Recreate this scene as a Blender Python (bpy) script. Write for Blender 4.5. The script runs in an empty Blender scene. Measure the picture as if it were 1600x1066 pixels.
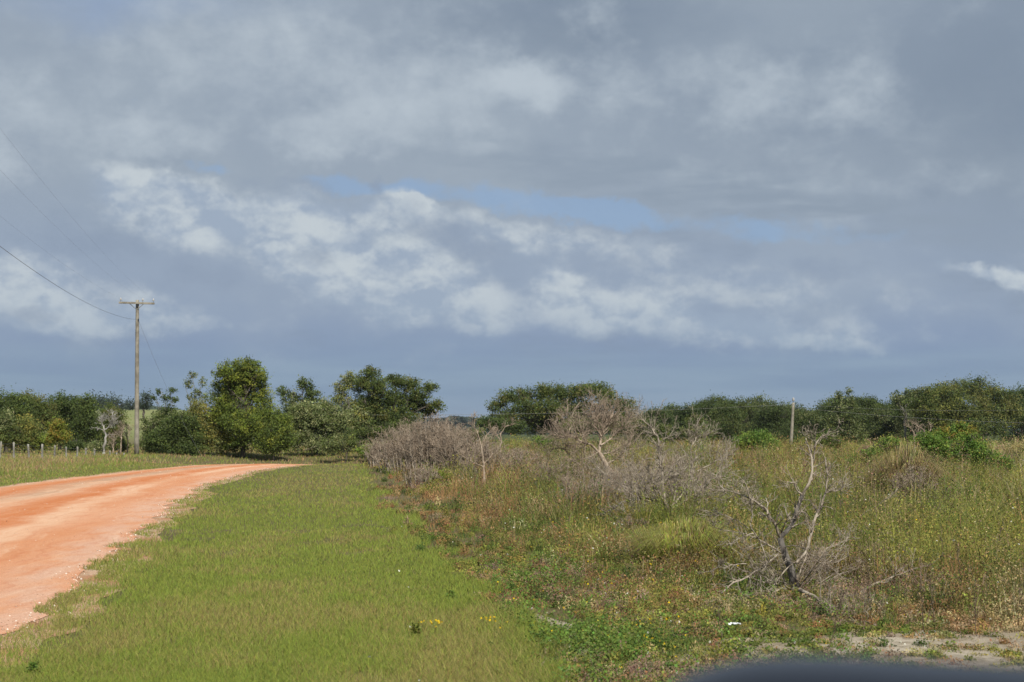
import bpy, math
import numpy as np
from mathutils import Vector
R = math.radians
scene = bpy.context.scene
C = scene.collection

# ---------------------------------------------------------------- camera
F = 2198.0                       # focal length in pixels of a 1600 px wide picture
PITCH = math.atan(142.0 / F)
EYE = 1.6
cam_data = bpy.data.cameras.new("camera")
cam = bpy.data.objects.new("camera", cam_data)
C.objects.link(cam)
cam.location = (0, 0, EYE)
cam.rotation_euler = (R(90) + PITCH, 0, 0)
cam_data.sensor_width = 36.0
cam_data.lens = 36.0 * F / 1600.0
cam_data.clip_start = 0.05
cam_data.clip_end = 20000
cam_data.dof.use_dof = True
cam_data.dof.focus_distance = 22.0
cam_data.dof.aperture_fstop = 5.0
scene.camera = cam

scene.view_settings.view_transform = 'Standard'
scene.view_settings.look = 'None'
scene.view_settings.gamma = 1
scene.view_settings.exposure = 0.22
scene.cycles.max_bounces = 6
scene.cycles.transparent_max_bounces = 8

# ---------------------------------------------------------------- sun
SUN_EL, SUN_AZ = R(44), R(158)           # azimuth clockwise from +Y (view direction): behind, to the right
sd = bpy.data.lights.new("sun", 'SUN')
sd.energy = 4.6
sd.angle = R(0.5)
sd.color = (1.0, 0.95, 0.87)
sun = bpy.data.objects.new("sun", sd)
C.objects.link(sun)
sdir = Vector((math.sin(SUN_AZ) * math.cos(SUN_EL), math.cos(SUN_AZ) * math.cos(SUN_EL), math.sin(SUN_EL)))
sun.rotation_euler = (-sdir).to_track_quat('-Z', 'Y').to_euler()

# ---------------------------------------------------------------- sky
world = bpy.data.worlds.new("World")
scene.world = world
world.use_nodes = True
nt = world.node_tree
nt.nodes.clear()


class NG:
    def __init__(s, nt):
        s.nt = nt

    def n(s, t, **kw):
        nd = s.nt.nodes.new(t)
        for k, v in kw.items():
            setattr(nd, k, v)
        return nd

    def put(s, inp, v):
        if isinstance(v, bpy.types.NodeSocket):
            s.nt.links.new(v, inp)
        else:
            inp.default_value = v

    def m(s, op, a, b=0.0, c=0.0, clamp=False):
        nd = s.n('ShaderNodeMath', operation=op, use_clamp=clamp)
        s.put(nd.inputs[0], a)
        s.put(nd.inputs[1], b)
        s.put(nd.inputs[2], c)
        return nd.outputs[0]

    def v(s, op, a, b=(0, 0, 0)):
        nd = s.n('ShaderNodeVectorMath', operation=op)
        s.put(nd.inputs[0], a)
        s.put(nd.inputs[1], b)
        return nd.outputs['Value'] if op in ('LENGTH', 'DOT_PRODUCT') else nd.outputs[0]

    def noise(s, vec, scale, detail=4, rough=.5, dist=0.0, color=False):
        nd = s.n('ShaderNodeTexNoise')
        s.put(nd.inputs['Vector'], vec)
        nd.inputs['Scale'].default_value = scale
        nd.inputs['Detail'].default_value = detail
        nd.inputs['Roughness'].default_value = rough
        nd.inputs['Distortion'].default_value = dist
        return nd.outputs['Color' if color else 'Fac']

    def ramp(s, x, a, b, lo=0.0, hi=1.0, smooth=True):
        nd = s.n('ShaderNodeMapRange', interpolation_type='SMOOTHSTEP' if smooth else 'LINEAR')
        s.put(nd.inputs['Value'], x)
        for k, q in (('From Min', a), ('From Max', b), ('To Min', lo), ('To Max', hi)):
            s.put(nd.inputs[k], q)
        return nd.outputs[0]

    def mix(s, f, a, b, mode='MIX'):
        nd = s.n('ShaderNodeMixRGB', blend_type=mode)
        s.put(nd.inputs[0], f)
        for i, q in ((1, a), (2, b)):
            if not isinstance(q, bpy.types.NodeSocket):
                q = tuple(q) + (1,) if len(q) == 3 else q
            s.put(nd.inputs[i], q)
        return nd.outputs[0]


def lin(r, g, b, k=1.0):
    f = lambda c: (c / 255 / 12.92 if c / 255 <= .04045 else ((c / 255 + .055) / 1.055) ** 2.4) * k
    return (f(r), f(g), f(b))


g = NG(nt)
EXPK = 1.05 * 2 ** -0.22
sky = g.n('ShaderNodeTexSky', sky_type='NISHITA', sun_disc=False, sun_elevation=SUN_EL, sun_rotation=SUN_AZ)
sky.air_density = 1.0
sky.dust_density = 1.2
tc = g.n('ShaderNodeTexCoord').outputs['Generated']
sx = g.n('ShaderNodeSeparateXYZ')
g.put(sx.inputs[0], tc)
dx, dy, dz = sx.outputs
az = g.m('ARCTAN2', dx, dy)
el = g.m('ARCSINE', dz)
P0 = g.m('MULTIPLY_ADD', az, 21.98, 8.0)     # azimuth and elevation in units of about 2.6 degrees
Q0 = g.m('MULTIPLY_ADD', el, -21.98, 6.75)
cb = g.n('ShaderNodeCombineXYZ')
g.put(cb.inputs[0], P0)
g.put(cb.inputs[1], Q0)
PQ = cb.outputs[0]
N3 = g.v('MULTIPLY', tc, (21.98, 21.98, 30.0))
w1 = g.v('MULTIPLY', g.v('SUBTRACT', g.noise(N3, 0.8, 6, .6, color=True), (.5, .5, .5)), (2.0, 1.1, 0))
W1 = g.v('ADD', PQ, w1)
w2 = g.v('MULTIPLY', g.v('SUBTRACT', g.noise(N3, 1.6, 7, .62, color=True), (.5, .5, .5)), (1.1, 0.55, 0))
W2 = g.v('ADD', PQ, w2)


def blob(PV, cx, cy, rx, ry, k=1.0, rot=0.0):
    d = g.v('SUBTRACT', PV, (cx, cy, 0))
    if rot:
        nd = g.n('ShaderNodeVectorRotate', rotation_type='Z_AXIS')
        g.put(nd.inputs['Vector'], d)
        nd.inputs['Angle'].default_value = -R(rot)
        d = nd.outputs[0]
    d = g.v('MULTIPLY', d, (1 / rx, 1 / ry, 0))
    return g.ramp(g.v('LENGTH', d), 0.0, 1.6, k, 0.0)


def total(PV, L):
    acc = None
    for b in L:
        x = blob(PV, *b)
        acc = x if acc is None else g.m('ADD', acc, x)
    return acc


# smooth base of the overcast, slate low down, warmer grey overhead
nA = g.noise(N3, 0.35, 5, .55)
base = g.mix(g.ramp(Q0, 4.4, 5.7), lin(146, 161, 181), lin(130, 149, 177))
base = g.mix(g.ramp(Q0, 2.6, 4.4), lin(149, 162, 177), base)
base = g.mix(g.m('MULTIPLY', g.ramp(Q0, 2.8, 0.0), .6), base, lin(146, 159, 175))
base = g.mix(total(W1, [(13.8, 1.2, 4.2, 1.9, .55), (8.7, .35, 2.4, .8, .8), (15.8, 2.3, 1.6, 2.4, .45)]), base, lin(123, 138, 156))
base = g.mix(total(W1, [(1.5, .3, 1.8, .5, .55), (2.5, .1, 2.4, .5, .4)]), base, lin(142, 161, 190))
# slow mottling of the layer
nA2 = g.noise(g.v('MULTIPLY', tc, (14, 14, 40.0)), .9, 8, .6)
base = g.mix(g.ramp(nA2, .5, .8, 0, .5), base, lin(126, 141, 160))
base = g.mix(g.ramp(nA, .42, .66, 0, .5), base, g.mix(.5, base, lin(164, 176, 187)))
# soft light patches of the high layer
soft = total(W1, [(3.2, .9, 2.2, .8, .35), (1.0, 2.3, 1.5, .5, .35), (5.2, 2.0, 1.6, .5, .3), (5.9, 1.35, 2.3, 1.0, .75), (8.4, 1.4, .8, .45, 1.0), (11.5, 1.45, 2.6, .6, .55), (13.0, 1.9, 1.5, .7, .4),
                  (2.4, 2.25, 1.1, .35, .5), (.4, 1.6, 1.2, .7, .35), (.2, 2.85, .6, .45, .75), (9.5, .9, .5, .5, .3),
                  (10.2, 2.7, 2.2, .4, .45, 12), (9.5, .35, .6, .5, .4), (5.0, 2.3, 2.6, .35, .3), (13.8, 3.2, 2.5, .35, .25)])
nS = g.m('ADD', g.m('MULTIPLY', g.noise(N3, .7, 7, .55), .55), g.m('MULTIPLY', g.noise(N3, 1.5, 9, .62), .45))
softm = g.ramp(g.m('MULTIPLY_ADD', g.m('SUBTRACT', nS, .5), 2.6, soft), 0.05, 1.25)
col = g.mix(softm, base, lin(180, 191, 201))
# dark streaky underside of the deck
ns2 = g.noise(g.v('MULTIPLY', tc, (14, 14, 90.0)), 1.0, 5, .5)
deckm = g.ramp(total(W2, [(11.0, 3.05, 5.5, .45, 1.0, 10)]), .1, .9)
col = g.mix(g.m('MULTIPLY', deckm, g.ramp(ns2, .3, .7)), col, lin(140, 154, 170))

# blue opening between deck and cumulus
blue = total(W2, [(5.6, 2.95, 1.1, .17, 1.0, 4), (8.2, 3.15, 1.9, .22, 1.1, 8), (9.8, 3.4, 1.2, .22, .9, 10), (12.0, 3.66, .9, .22, 1.0, 6), (3.3, 2.75, .5, .12, .7),
                  (13.6, 3.8, .7, .15, .5)])
bluem = g.ramp(g.m('MULTIPLY_ADD', g.m('SUBTRACT', g.noise(N3, 1.7, 8, .6), .5), 1.5, blue), .25, 1.0)
skyblue = g.mix(.45, g.mix(1.0, sky.outputs[0], (.085, .085, .085), 'MULTIPLY'), lin(126, 167, 222))
col = g.mix(g.m('MULTIPLY', bluem, .55), col, skyblue)

# cumulus bank: coverage, billows, relief light from the sun side (upper right behind)
cum = total(W2, [(2.6, 3.35, 1.3, .5, 1.0, 14), (3.4, 3.5, .8, .5, .8), (4.6, 3.55, .9, .5, 1.0), (5.6, 4.2, 1.5, .7, 1.0, 15), (7.0, 4.6, 1.2, .55, 1.1, 14),
                 (6.2, 3.3, .7, .3, .7), (7.6, 3.7, 1.0, .4, .6, 12), (9.0, 4.75, .8, .5, .9, 10), (8.7, 4.45, .35, .3, .9), (10.2, 4.95, 1.1, .3, .8, 8),
                 (11.7, 5.15, .9, .2, .6, 6), (12.9, 5.42, .7, .14, .8, 6), (.8, 4.7, 1.7, .55, .8, 8), (.1, 4.5, .8, .5, .5), (2.6, 5.0, 1.6, .3, .5),
                 (9.4, 3.85, 1.2, .3, .6, 8), (15.5, 4.5, .9, .13, 1.1, 14), (13.5, 4.9, 2.6, .5, .28), (11.0, 4.5, 1.8, .45, .35), (12.0, 5.3, 2.4, .25, .3), (2.4, 2.95, .4, .14, .9), (6.5, 3.15, .3, .1, 1.1)])
nC = g.noise(N3, 1.0, 9, .60)
N3o = g.v('ADD', N3, (.14, 0, .45))
nCo = g.noise(N3o, 1.0, 9, .56)
nD = g.noise(N3, .75, 5, .55)
cm0 = (g.m('ADD', g.m('MULTIPLY_ADD', g.m('SUBTRACT', nC, .5), 1.9, g.m('MULTIPLY', cum, 1.25)), g.m('MULTIPLY', g.m('SUBTRACT', nD, .5), 1.2)))


def puffs(off, sc):
    vv = g.v('ADD', g.v('ADD', N3, off), g.v('MULTIPLY', g.v('SUBTRACT', g.noise(N3, 1.9, 5, .6, color=True), (.5, .5, .5)), (.9, .9, .9)))
    nd = g.n('ShaderNodeTexVoronoi', feature='F1')
    g.put(nd.inputs['Vector'], vv)
    nd.inputs['Scale'].default_value = sc
    return nd.outputs['Distance']


pf = g.m('MULTIPLY_ADD', puffs((3, 0, 1), 3.4), .5, puffs((0, 0, 0), 1.5))
pfo = g.m('MULTIPLY_ADD', puffs((3.06, 0, 1.16), 3.4), .5, puffs((.12, 0, .30), 1.5))
bil = g.m('SUBTRACT', .62, pf)
relief = g.ramp(g.m('ADD', g.m('SUBTRACT', nC, nCo), g.m('MULTIPLY', g.m('SUBTRACT', pfo, pf), .25)), -.2, .19, 0, 1)
cm = g.m('MULTIPLY', g.ramp(g.m('MULTIPLY_ADD', bil, .26, cm0), -.1, 1.15), g.ramp(cum, .03, .35))
fill = g.ramp(g.m('MULTIPLY_ADD', g.m('SUBTRACT', nD, .5), 1.2, cum), .1, .9, 0, .75)
cm = g.m('MAXIMUM', cm, fill)
ccol = g.mix(relief, lin(154, 169, 188), lin(193, 202, 208))
ccol = g.mix(g.ramp(Q0, 4.2, 5.6), ccol, g.mix(.5, ccol, lin(150, 168, 187)))
col = g.mix(g.m('MULTIPLY', cm, .93), col, ccol)
# ragged darker scud in front of it
scud = total(W2, [(7.1, 3.75, 1.1, .3, 1.1, 24), (4.9, 4.05, .4, .25, .8), (12.7, 4.25, .7, .3, .9), (4.6, 3.0, .9, .2, .7), (9.6, 4.05, .8, .12, .7, 8),
                  (1.6, 3.9, 1.2, .3, .8, 6), (3.2, 4.4, 1.1, .25, .7), (5.9, 2.95, .12, .2, .8), (1.8, 4.75, .35, .2, .7), (.5, 5.05, .7, .14, .7)])
scm = g.ramp(g.m('MULTIPLY_ADD', g.m('SUBTRACT', g.noise(N3, 2.0, 8, .58), .5), 1.8, scud), .1, 1.2)
col = g.mix(g.m('MULTIPLY', scm, .7), col, lin(137, 152, 173))
# rain-grey band near the horizon
bandn = g.noise(g.v('MULTIPLY', tc, (6, 6, 60.0)), 1.0, 4, .5)
band = g.ramp(g.m('MULTIPLY_ADD', g.m('SUBTRACT', bandn, .5), .8, Q0), 5.1, 6.1)
col = g.mix(g.m('MULTIPLY', band, .93), col, g.mix(g.ramp(bandn, .3, .7), lin(127, 149, 173), lin(140, 161, 181)))

bg = g.n('ShaderNodeBackground')
g.put(bg.inputs[0], col)
bg.inputs[1].default_value = 1.0 * EXPK
world.cycles.sampling_method = 'MANUAL'
world.cycles.sample_map_resolution = 256
wo = g.n('ShaderNodeOutputWorld')
nt.links.new(bg.outputs[0], wo.inputs[0])

# ================================================================ helpers
rng = np.random.default_rng(7)
sp_, cp_ = math.sin(PITCH), math.cos(PITCH)


def W(px, py, Y):
    """point of the place seen at (px, py) of the 1600 px photograph, Y metres ahead"""
    px, py, Y = np.broadcast_arrays(np.asarray(px, float), np.asarray(py, float), np.asarray(Y, float))
    a, b = (px - 800) / F, (533 - py) / F
    fy, fz = cp_ - b * sp_, sp_ + b * cp_
    k = Y / fy
    return np.stack([a * k, Y, EYE + fz * k], -1)


def P2(p):
    """photo pixel of a world point (used at build time to look up which plants grow where)"""
    p = np.asarray(p, float)
    x, y, z = p[..., 0], p[..., 1], p[..., 2] - EYE
    zc, yc = y * cp_ + z * sp_, -y * sp_ + z * cp_
    zc = np.maximum(zc, .1)
    return 800 + F * x / zc, 533 - F * yc / zc


_T = np.random.default_rng(3).random((256, 256))


def vnoise(x, y):
    xi, yi = np.floor(x).astype(int), np.floor(y).astype(int)
    fx, fy = x - xi, y - yi
    fx, fy = fx * fx * (3 - 2 * fx), fy * fy * (3 - 2 * fy)
    h = lambda i, j: _T[i & 255, j & 255]
    return (h(xi, yi) * (1 - fx) + h(xi + 1, yi) * fx) * (1 - fy) + (h(xi, yi + 1) * (1 - fx) + h(xi + 1, yi + 1) * fx) * fy


def fbm(x, y, s=1.0, o=4):
    r, a, t = 0, .5, 0
    x, y = np.asarray(x, float) / s, np.asarray(y, float) / s
    for i in range(o):
        r = r + a * vnoise(x + 17.3 * i, y + 5.1 * i)
        t += a
        a *= .5
        x, y = x * 2.03, y * 2.03
    return r / t


def sstep(a, b, x):
    t = np.clip((x - a) / (b - a), 0, 1)
    return t * t * (3 - 2 * t)


def H(x, y):
    """height of the ground"""
    x, y = np.asarray(x, float), np.asarray(y, float)
    z = .05 * (fbm(x, y, 9, 2) - .5) * sstep(4, 12, np.hypot(x, y))
    z = z - 1.2 * np.exp(-((y - 88) / 10.0) ** 2) * sstep(-24, -17, x) * sstep(12, 4, x)     # shallow dip the road turns into
    pas = sstep(150, 520, y) * sstep(-.17, -.24, x / np.maximum(y, 1)) * sstep(-8, -45, x + .06 * (y - 200))
    z = z + 9.5 * pas
    far = sstep(700, 1500, y) * (14 + 10 * fbm(x, y, 420, 3)) * sstep(-.17, -.26, x / np.maximum(y, 1))
    z = z + far
    return z


def tag(o, label=None, cat=None, group=None, kind=None):
    if label:
        o['label'] = label
    if cat:
        o['category'] = cat
    if group:
        o['group'] = group
    if kind:
        o['kind'] = kind
    return o


def empty(name, loc, label, cat, group=None):
    o = bpy.data.objects.new(name, None)
    C.objects.link(o)
    o.location = [float(v) for v in loc]
    o.empty_display_size = .2
    return tag(o, label, cat, group)


class MB:
    """collects triangles with one colour per vertex and links them as ONE mesh"""

    def __init__(s):
        s.V, s.T, s.K, s.n = [], [], [], 0

    def add(s, V, T, K):
        V = np.asarray(V, float).reshape(-1, 3)
        K = np.asarray(K, float)
        if K.ndim == 1:
            K = np.broadcast_to(K, (len(V), 3))
        s.V.append(V)
        s.K.append(K.reshape(-1, 3))
        s.T.append(np.asarray(T).reshape(-1, 3) + s.n)
        s.n += len(V)
        return s

    def build(s, name, mat, parent=None, smooth=False):
        V, T, K = np.concatenate(s.V), np.concatenate(s.T), np.concatenate(s.K)
        me = bpy.data.meshes.new(name)
        o = bpy.data.objects.new(name, me)
        C.objects.link(o)
        if parent is not None:
            o.parent = parent
            V = V - np.array(parent.location)
        me.vertices.add(len(V))
        me.vertices.foreach_set('co', V.astype(np.float32).ravel())
        me.loops.add(len(T) * 3)
        me.loops.foreach_set('vertex_index', T.astype(np.int32).ravel())
        me.polygons.add(len(T))
        me.polygons.foreach_set('loop_start', np.arange(0, len(T) * 3, 3, dtype=np.int32))
        me.polygons.foreach_set('loop_total', np.full(len(T), 3, dtype=np.int32))
        if smooth:
            me.polygons.foreach_set('use_smooth', np.ones(len(T), dtype=bool))
        ca = me.attributes.new('Col', 'FLOAT_COLOR', 'POINT')
        K4 = np.ones((len(V), 4), np.float32)
        K4[:, :3] = np.clip(K, 0.002, 1)
        ca.data.foreach_set('color', K4.ravel())
        me.materials.append(mat)
        me.update()
        return o


def unit(v):
    return v / np.maximum(np.linalg.norm(v, axis=-1, keepdims=True), 1e-9)


def rdir(n, r=None):
    return unit((r or rng).normal(size=(n, 3)))


def leaves(mb, P, s, K, up=.35, long=1.6, r=None):
    """small rhombic leaves: centres P, half width s"""
    r = r or rng
    n = len(P)
    s = np.broadcast_to(s, (n,))[:, None]
    a = rdir(n, r)
    b = unit(np.cross(a, rdir(n, r)))
    nn = unit(np.cross(a, b) * 1.0 + np.array([0, 0, up]))
    b = unit(np.cross(nn, a))
    a = np.cross(b, nn)
    f = nn * s * .35
    V = np.stack([P - a * s * long, P - b * s + f, P + a * s * long, P + b * s + f], 1)
    i = np.arange(n)[:, None] * 4
    T = np.concatenate([i + np.array([0, 1, 2]), i + np.array([0, 2, 3])], 0)
    mb.add(V, T, np.repeat(np.broadcast_to(K, (n, 3)), 4, 0))


def blades(mb, P, h, w, lean, K, r=None, droop=.0):
    """bent grass blades"""
    r = r or rng
    n = len(P)
    t = r.random(n) * 2 * np.pi
    sd_ = np.stack([np.cos(t), np.sin(t), 0 * t], -1)
    u = r.random(n) * 2 * np.pi
    bd = np.stack([np.cos(u), np.sin(u), 0 * u], -1)
    h = np.broadcast_to(h, (n,))[:, None]
    w = np.broadcast_to(w, (n,))[:, None] * .5
    L = h * (np.broadcast_to(lean, (n,))[:, None])
    Z = np.array([0, 0, 1.0])
    m_ = P + Z * h * .58 + bd * L * .35
    tip = P + Z * h * (1 - droop * .3) + bd * L * (1 + droop)
    V = np.stack([P - sd_ * w, P + sd_ * w, m_ - sd_ * w * .8, m_ + sd_ * w * .8, tip], 1)
    i = np.arange(n)[:, None] * 5
    T = np.concatenate([i + np.array(q) for q in ((0, 1, 3), (0, 3, 2), (2, 3, 4))], 0)
    mb.add(V, T, np.repeat(np.broadcast_to(K, (n, 3)), 5, 0))


def tubes(mb, PT, RD, K, k=4):
    """PT (N, m, 3) polylines with radii RD (N, m)"""
    PT = np.asarray(PT, float)
    if PT.ndim == 2:
        PT = PT[None]
    N, m, _ = PT.shape
    RD = np.broadcast_to(np.asarray(RD, float), (N, m))
    d = np.gradient(PT, axis=1) if m > 2 else np.repeat(PT[:, 1:] - PT[:, :1], 2, 1)
    d = unit(d)
    ref = np.where(np.abs(d[:, :1, 2:3]) > .8, np.array([1.0, .02, 0]), np.array([.02, 0, 1.0]))
    u = unit(np.cross(d, np.broadcast_to(ref, d.shape)))
    v = np.cross(d, u)
    an = np.arange(k) * 2 * np.pi / k
    V = PT[:, :, None] + RD[:, :, None, None] * (u[:, :, None] * np.cos(an)[:, None] + v[:, :, None] * np.sin(an)[:, None])
    base_ = (np.arange(N) * m * k)[:, None, None]
    j = np.arange(m - 1)[None, :, None] * k
    q = np.arange(k)[None, None, :]
    a, b = base_ + j + q, base_ + j + (q + 1) % k
    T = np.concatenate([np.stack([a, b, b + k], -1).reshape(-1, 3), np.stack([a, b + k, a + k], -1).reshape(-1, 3)])
    # caps
    cap = np.array([(0, i + 1, i + 2) for i in range(k - 2)])
    if len(cap):
        e = (np.arange(N) * m * k)[:, None, None] + (m - 1) * k + cap[None]
        T = np.concatenate([T, e.reshape(-1, 3)])
    K = np.asarray(K, float)
    if K.ndim == 2:
        K = np.repeat(K, m * k, 0)
    mb.add(V, T, K)


def resample(pts, m):
    pts = np.asarray(pts, float)
    s = np.concatenate([[0], np.cumsum(np.linalg.norm(np.diff(pts, axis=0), axis=1))])
    t = np.linspace(0, s[-1], m)
    return np.stack([np.interp(t, s, pts[:, i]) for i in range(3)], -1)


def spawn(PT, RD, n, lmin, lmax, ang, up=0.0, wig=.25, m=6, tmin=.25, rk=.5, rtip=.3, r=None, rmax=None):
    """grow n side branches on parent polylines"""
    r = r or rng
    N, mp, _ = PT.shape
    ln = np.linalg.norm(PT[:, -1] - PT[:, 0], axis=1) + 1e-6
    i = r.choice(N, n, p=ln / ln.sum())
    t = (tmin + (1 - tmin) * r.random(n)) * (mp - 1.001)
    j = np.floor(t).astype(int)
    f = (t - j)[:, None]
    o = PT[i, j] * (1 - f) + PT[i, j + 1] * f
    r0 = (RD[i, j] * (1 - f[:, 0]) + RD[i, j + 1] * f[:, 0]) * rk
    if rmax is not None:
        r0 = np.minimum(r0, rmax)
    d = unit(PT[i, j + 1] - PT[i, j])
    side = unit(np.cross(d, rdir(n, r)))
    a = np.radians(ang) * (.6 + .8 * r.random(n))[:, None]
    d = unit(d * np.cos(a) + side * np.sin(a) + np.array([0, 0, up]))
    L = (lmin + (lmax - lmin) * r.random(n) ** 1.5) * (1.15 - .6 * t / (mp - 1))
    pts = [o]
    for q in range(m - 1):
        pts.append(pts[-1] + d * (L / (m - 1))[:, None])
        d = unit(d + r.normal(size=(n, 3)) * wig + np.array([0, 0, up * .3]))
    return np.stack(pts, 1), r0[:, None] * np.linspace(1, rtip, m)[None]


# ---------------------------------------------------------------- materials
def mat(name):
    m = bpy.data.materials.new(name)
    m.use_nodes = True
    m.node_tree.nodes.clear()
    q = NG(m.node_tree)
    out = q.n('ShaderNodeOutputMaterial')
    return m, q, out


def veg_mat(name, trans=.35, upmix=.45, rough=.6, spec=.25, mul=1.0):
    m, q, out = mat(name)
    at = q.n('ShaderNodeAttribute', attribute_name='Col')
    c = at.outputs['Color']
    if mul != 1:
        c = q.mix(1.0, c, (mul, mul, mul), 'MULTIPLY')
    ge = q.n('ShaderNodeNewGeometry')
    nrm = q.v('NORMALIZE', q.v('ADD', q.v('MULTIPLY', ge.outputs['Normal'], (1 - upmix,) * 3), (0, 0, upmix)))
    pb = q.n('ShaderNodeBsdfPrincipled')
    q.put(pb.inputs['Base Color'], c)
    pb.inputs['Roughness'].default_value = rough
    pb.inputs['Specular IOR Level'].default_value = spec
    q.put(pb.inputs['Normal'], nrm)
    if trans:
        tr = q.n('ShaderNodeBsdfTranslucent')
        q.put(tr.inputs['Color'], q.mix(1.0, c, (1.15, 1.25, .75), 'MULTIPLY'))
        ms = q.n('ShaderNodeMixShader')
        ms.inputs[0].default_value = trans
        m.node_tree.links.new(pb.outputs[0], ms.inputs[1])
        m.node_tree.links.new(tr.outputs[0], ms.inputs[2])
        m.node_tree.links.new(ms.outputs[0], out.inputs[0])
    else:
        m.node_tree.links.new(pb.outputs[0], out.inputs[0])
    return m


M_grass = veg_mat('grass_blades', .30, .55)
M_leaf = veg_mat('tree_leaves', .32, .32, .6, .2)
M_dry = veg_mat('dry_stems', .15, .35, .8, .1)


def bark_mat(name, c1, c2, scale=9.0, attr=False):
    m, q, out = mat(name)
    co = q.n('ShaderNodeTexCoord').outputs['Object']
    n1 = q.noise(q.v('MULTIPLY', co, (1, 1, .25)), scale, 5, .65)
    n2 = q.noise(co, scale * .35, 3, .5)
    c = q.mix(q.ramp(q.m('MULTIPLY_ADD', n2, .6, q.m('MULTIPLY', n1, .6)), .42, .75), c1, c2)
    if attr:
        c = q.mix(1.0, c, q.n('ShaderNodeAttribute', attribute_name='Col').outputs['Color'], 'MULTIPLY')
    pb = q.n('ShaderNodeBsdfPrincipled')
    q.put(pb.inputs['Base Color'], c)
    pb.inputs['Roughness'].default_value = .85
    pb.inputs['Specular IOR Level'].default_value = .15
    bu = q.n('ShaderNodeBump')
    bu.inputs['Strength'].default_value = .5
    bu.inputs['Distance'].default_value = .02
    q.put(bu.inputs['Height'], n1)
    q.put(pb.inputs['Normal'], bu.outputs[0])
    m.node_tree.links.new(pb.outputs[0], out.inputs[0])
    return m


M_bark = bark_mat('bark', (.035, .027, .02), (.13, .11, .09), 7)
M_palebark = bark_mat('pale_bark', (.12, .11, .09), (.30, .285, .25), 5)
M_whitebark = bark_mat('white_bark', (.20, .185, .155), (.42, .40, .36), 5)
M_dead = bark_mat('dead_wood', (.08, .062, .045), (.43, .37, .29), 34)
M_trunkdark = bark_mat('dark_dead_wood', (.022, .017, .014), (.17, .155, .135), 22)  # darker dead wood for trunks and the first limb
M_pole = bark_mat('weathered_pole', (.14, .125, .095), (.30, .275, .22), 6)
M_post = bark_mat('fence_wood', (.15, .14, .115), (.34, .325, .28), 6)


def plain(name, col, rough=.6, metal=0.0, spec=.5, coat=0.0):
    m, q, out = mat(name)
    pb = q.n('ShaderNodeBsdfPrincipled')
    co = q.n('ShaderNodeTexCoord').outputs['Object']
    n1 = q.noise(co, 14, 4, .6)
    q.put(pb.inputs['Base Color'], q.mix(n1, [c * .85 for c in col], [min(1, c * 1.12) for c in col]))
    pb.inputs['Roughness'].default_value = rough
    pb.inputs['Metallic'].default_value = metal
    pb.inputs['Specular IOR Level'].default_value = spec
    pb.inputs['Coat Weight'].default_value = coat
    m.node_tree.links.new(pb.outputs[0], out.inputs[0])
    return m


# ================================================================ ground
def axis_y():
    a = [-60, -30, -15, -8, -3]
    y = 0.0
    while y < 120:
        a.append(y)
        y += .5 + y * .012
    while y < 6000:
        a.append(y)
        y *= 1.045
    a += [9000, 14000]
    return np.array(a)


def axis_x():
    a, x, s = [0.0], 0.0, .5
    while x < 40:
        x += .5
        a.append(x)
    while x < 5000:
        x *= 1.05
        a.append(x)
    a += [8000, 14000]
    a = np.array(a)
    return np.concatenate([-a[:0:-1], a])


def grid_mesh(name, X, Y, Z, mt, smooth=True):
    ny, nx = X.shape
    V = np.stack([X, Y, Z], -1).reshape(-1, 3)
    i = (np.arange(ny - 1)[:, None] * nx + np.arange(nx - 1)[None]).ravel()
    T = np.concatenate([np.stack([i, i + 1, i + nx + 1], -1), np.stack([i, i + nx + 1, i + nx], -1)])
    mb = MB()
    mb.add(V, T, (.2, .2, .2))
    return mb.build(name, mt, smooth=smooth)


M_ground, q, out = mat('grassy_soil')
co = q.n('ShaderNodeNewGeometry').outputs['Position']
n1 = q.noise(co, .35, 5, .6)
n2 = q.noise(co, 2.3, 5, .65)
n3 = q.noise(co, 22, 4, .7)
c = q.mix(q.ramp(n1, .35, .65), (.12, .12, .045), (.16, .125, .065))
c = q.mix(q.ramp(n2, .45, .7), c, (.19, .15, .085))
c = q.mix(q.ramp(n3, .3, .75, 0, .5), c, (.08, .065, .032))
sp = q.n('ShaderNodeSeparateXYZ')
q.put(sp.inputs[0], co)
nf = q.noise(co, .02, 4, .6)
farc = q.mix(q.ramp(nf, .4, .6), (.20, .225, .085), (.235, .235, .10))
farc = q.mix(q.ramp(q.m('DIVIDE', sp.outputs[0], q.m('MAXIMUM', sp.outputs[1], 1.0)), -.20, -.15), farc, (.07, .085, .03))
c = q.mix(q.ramp(sp.outputs[1], 150, 260), c, farc)
c = q.mix(q.ramp(sp.outputs[1], 650, 900), c, (.05, .07, .035))
pb = q.n('ShaderNodeBsdfPrincipled')
q.put(pb.inputs['Base Color'], c)
pb.inputs['Roughness'].default_value = .95
pb.inputs['Specular IOR Level'].default_value = .1
bu = q.n('ShaderNodeBump')
bu.inputs['Distance'].default_value = .04
q.put(bu.inputs['Height'], n3)
q.put(pb.inputs['Normal'], bu.outputs[0])
M_ground.node_tree.links.new(pb.outputs[0], out.inputs[0])

gx, gy = np.meshgrid(axis_x(), axis_y())
ground = grid_mesh('ground', gx, gy, H(gx, gy), M_ground)
tag(ground, kind='structure')

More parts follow.
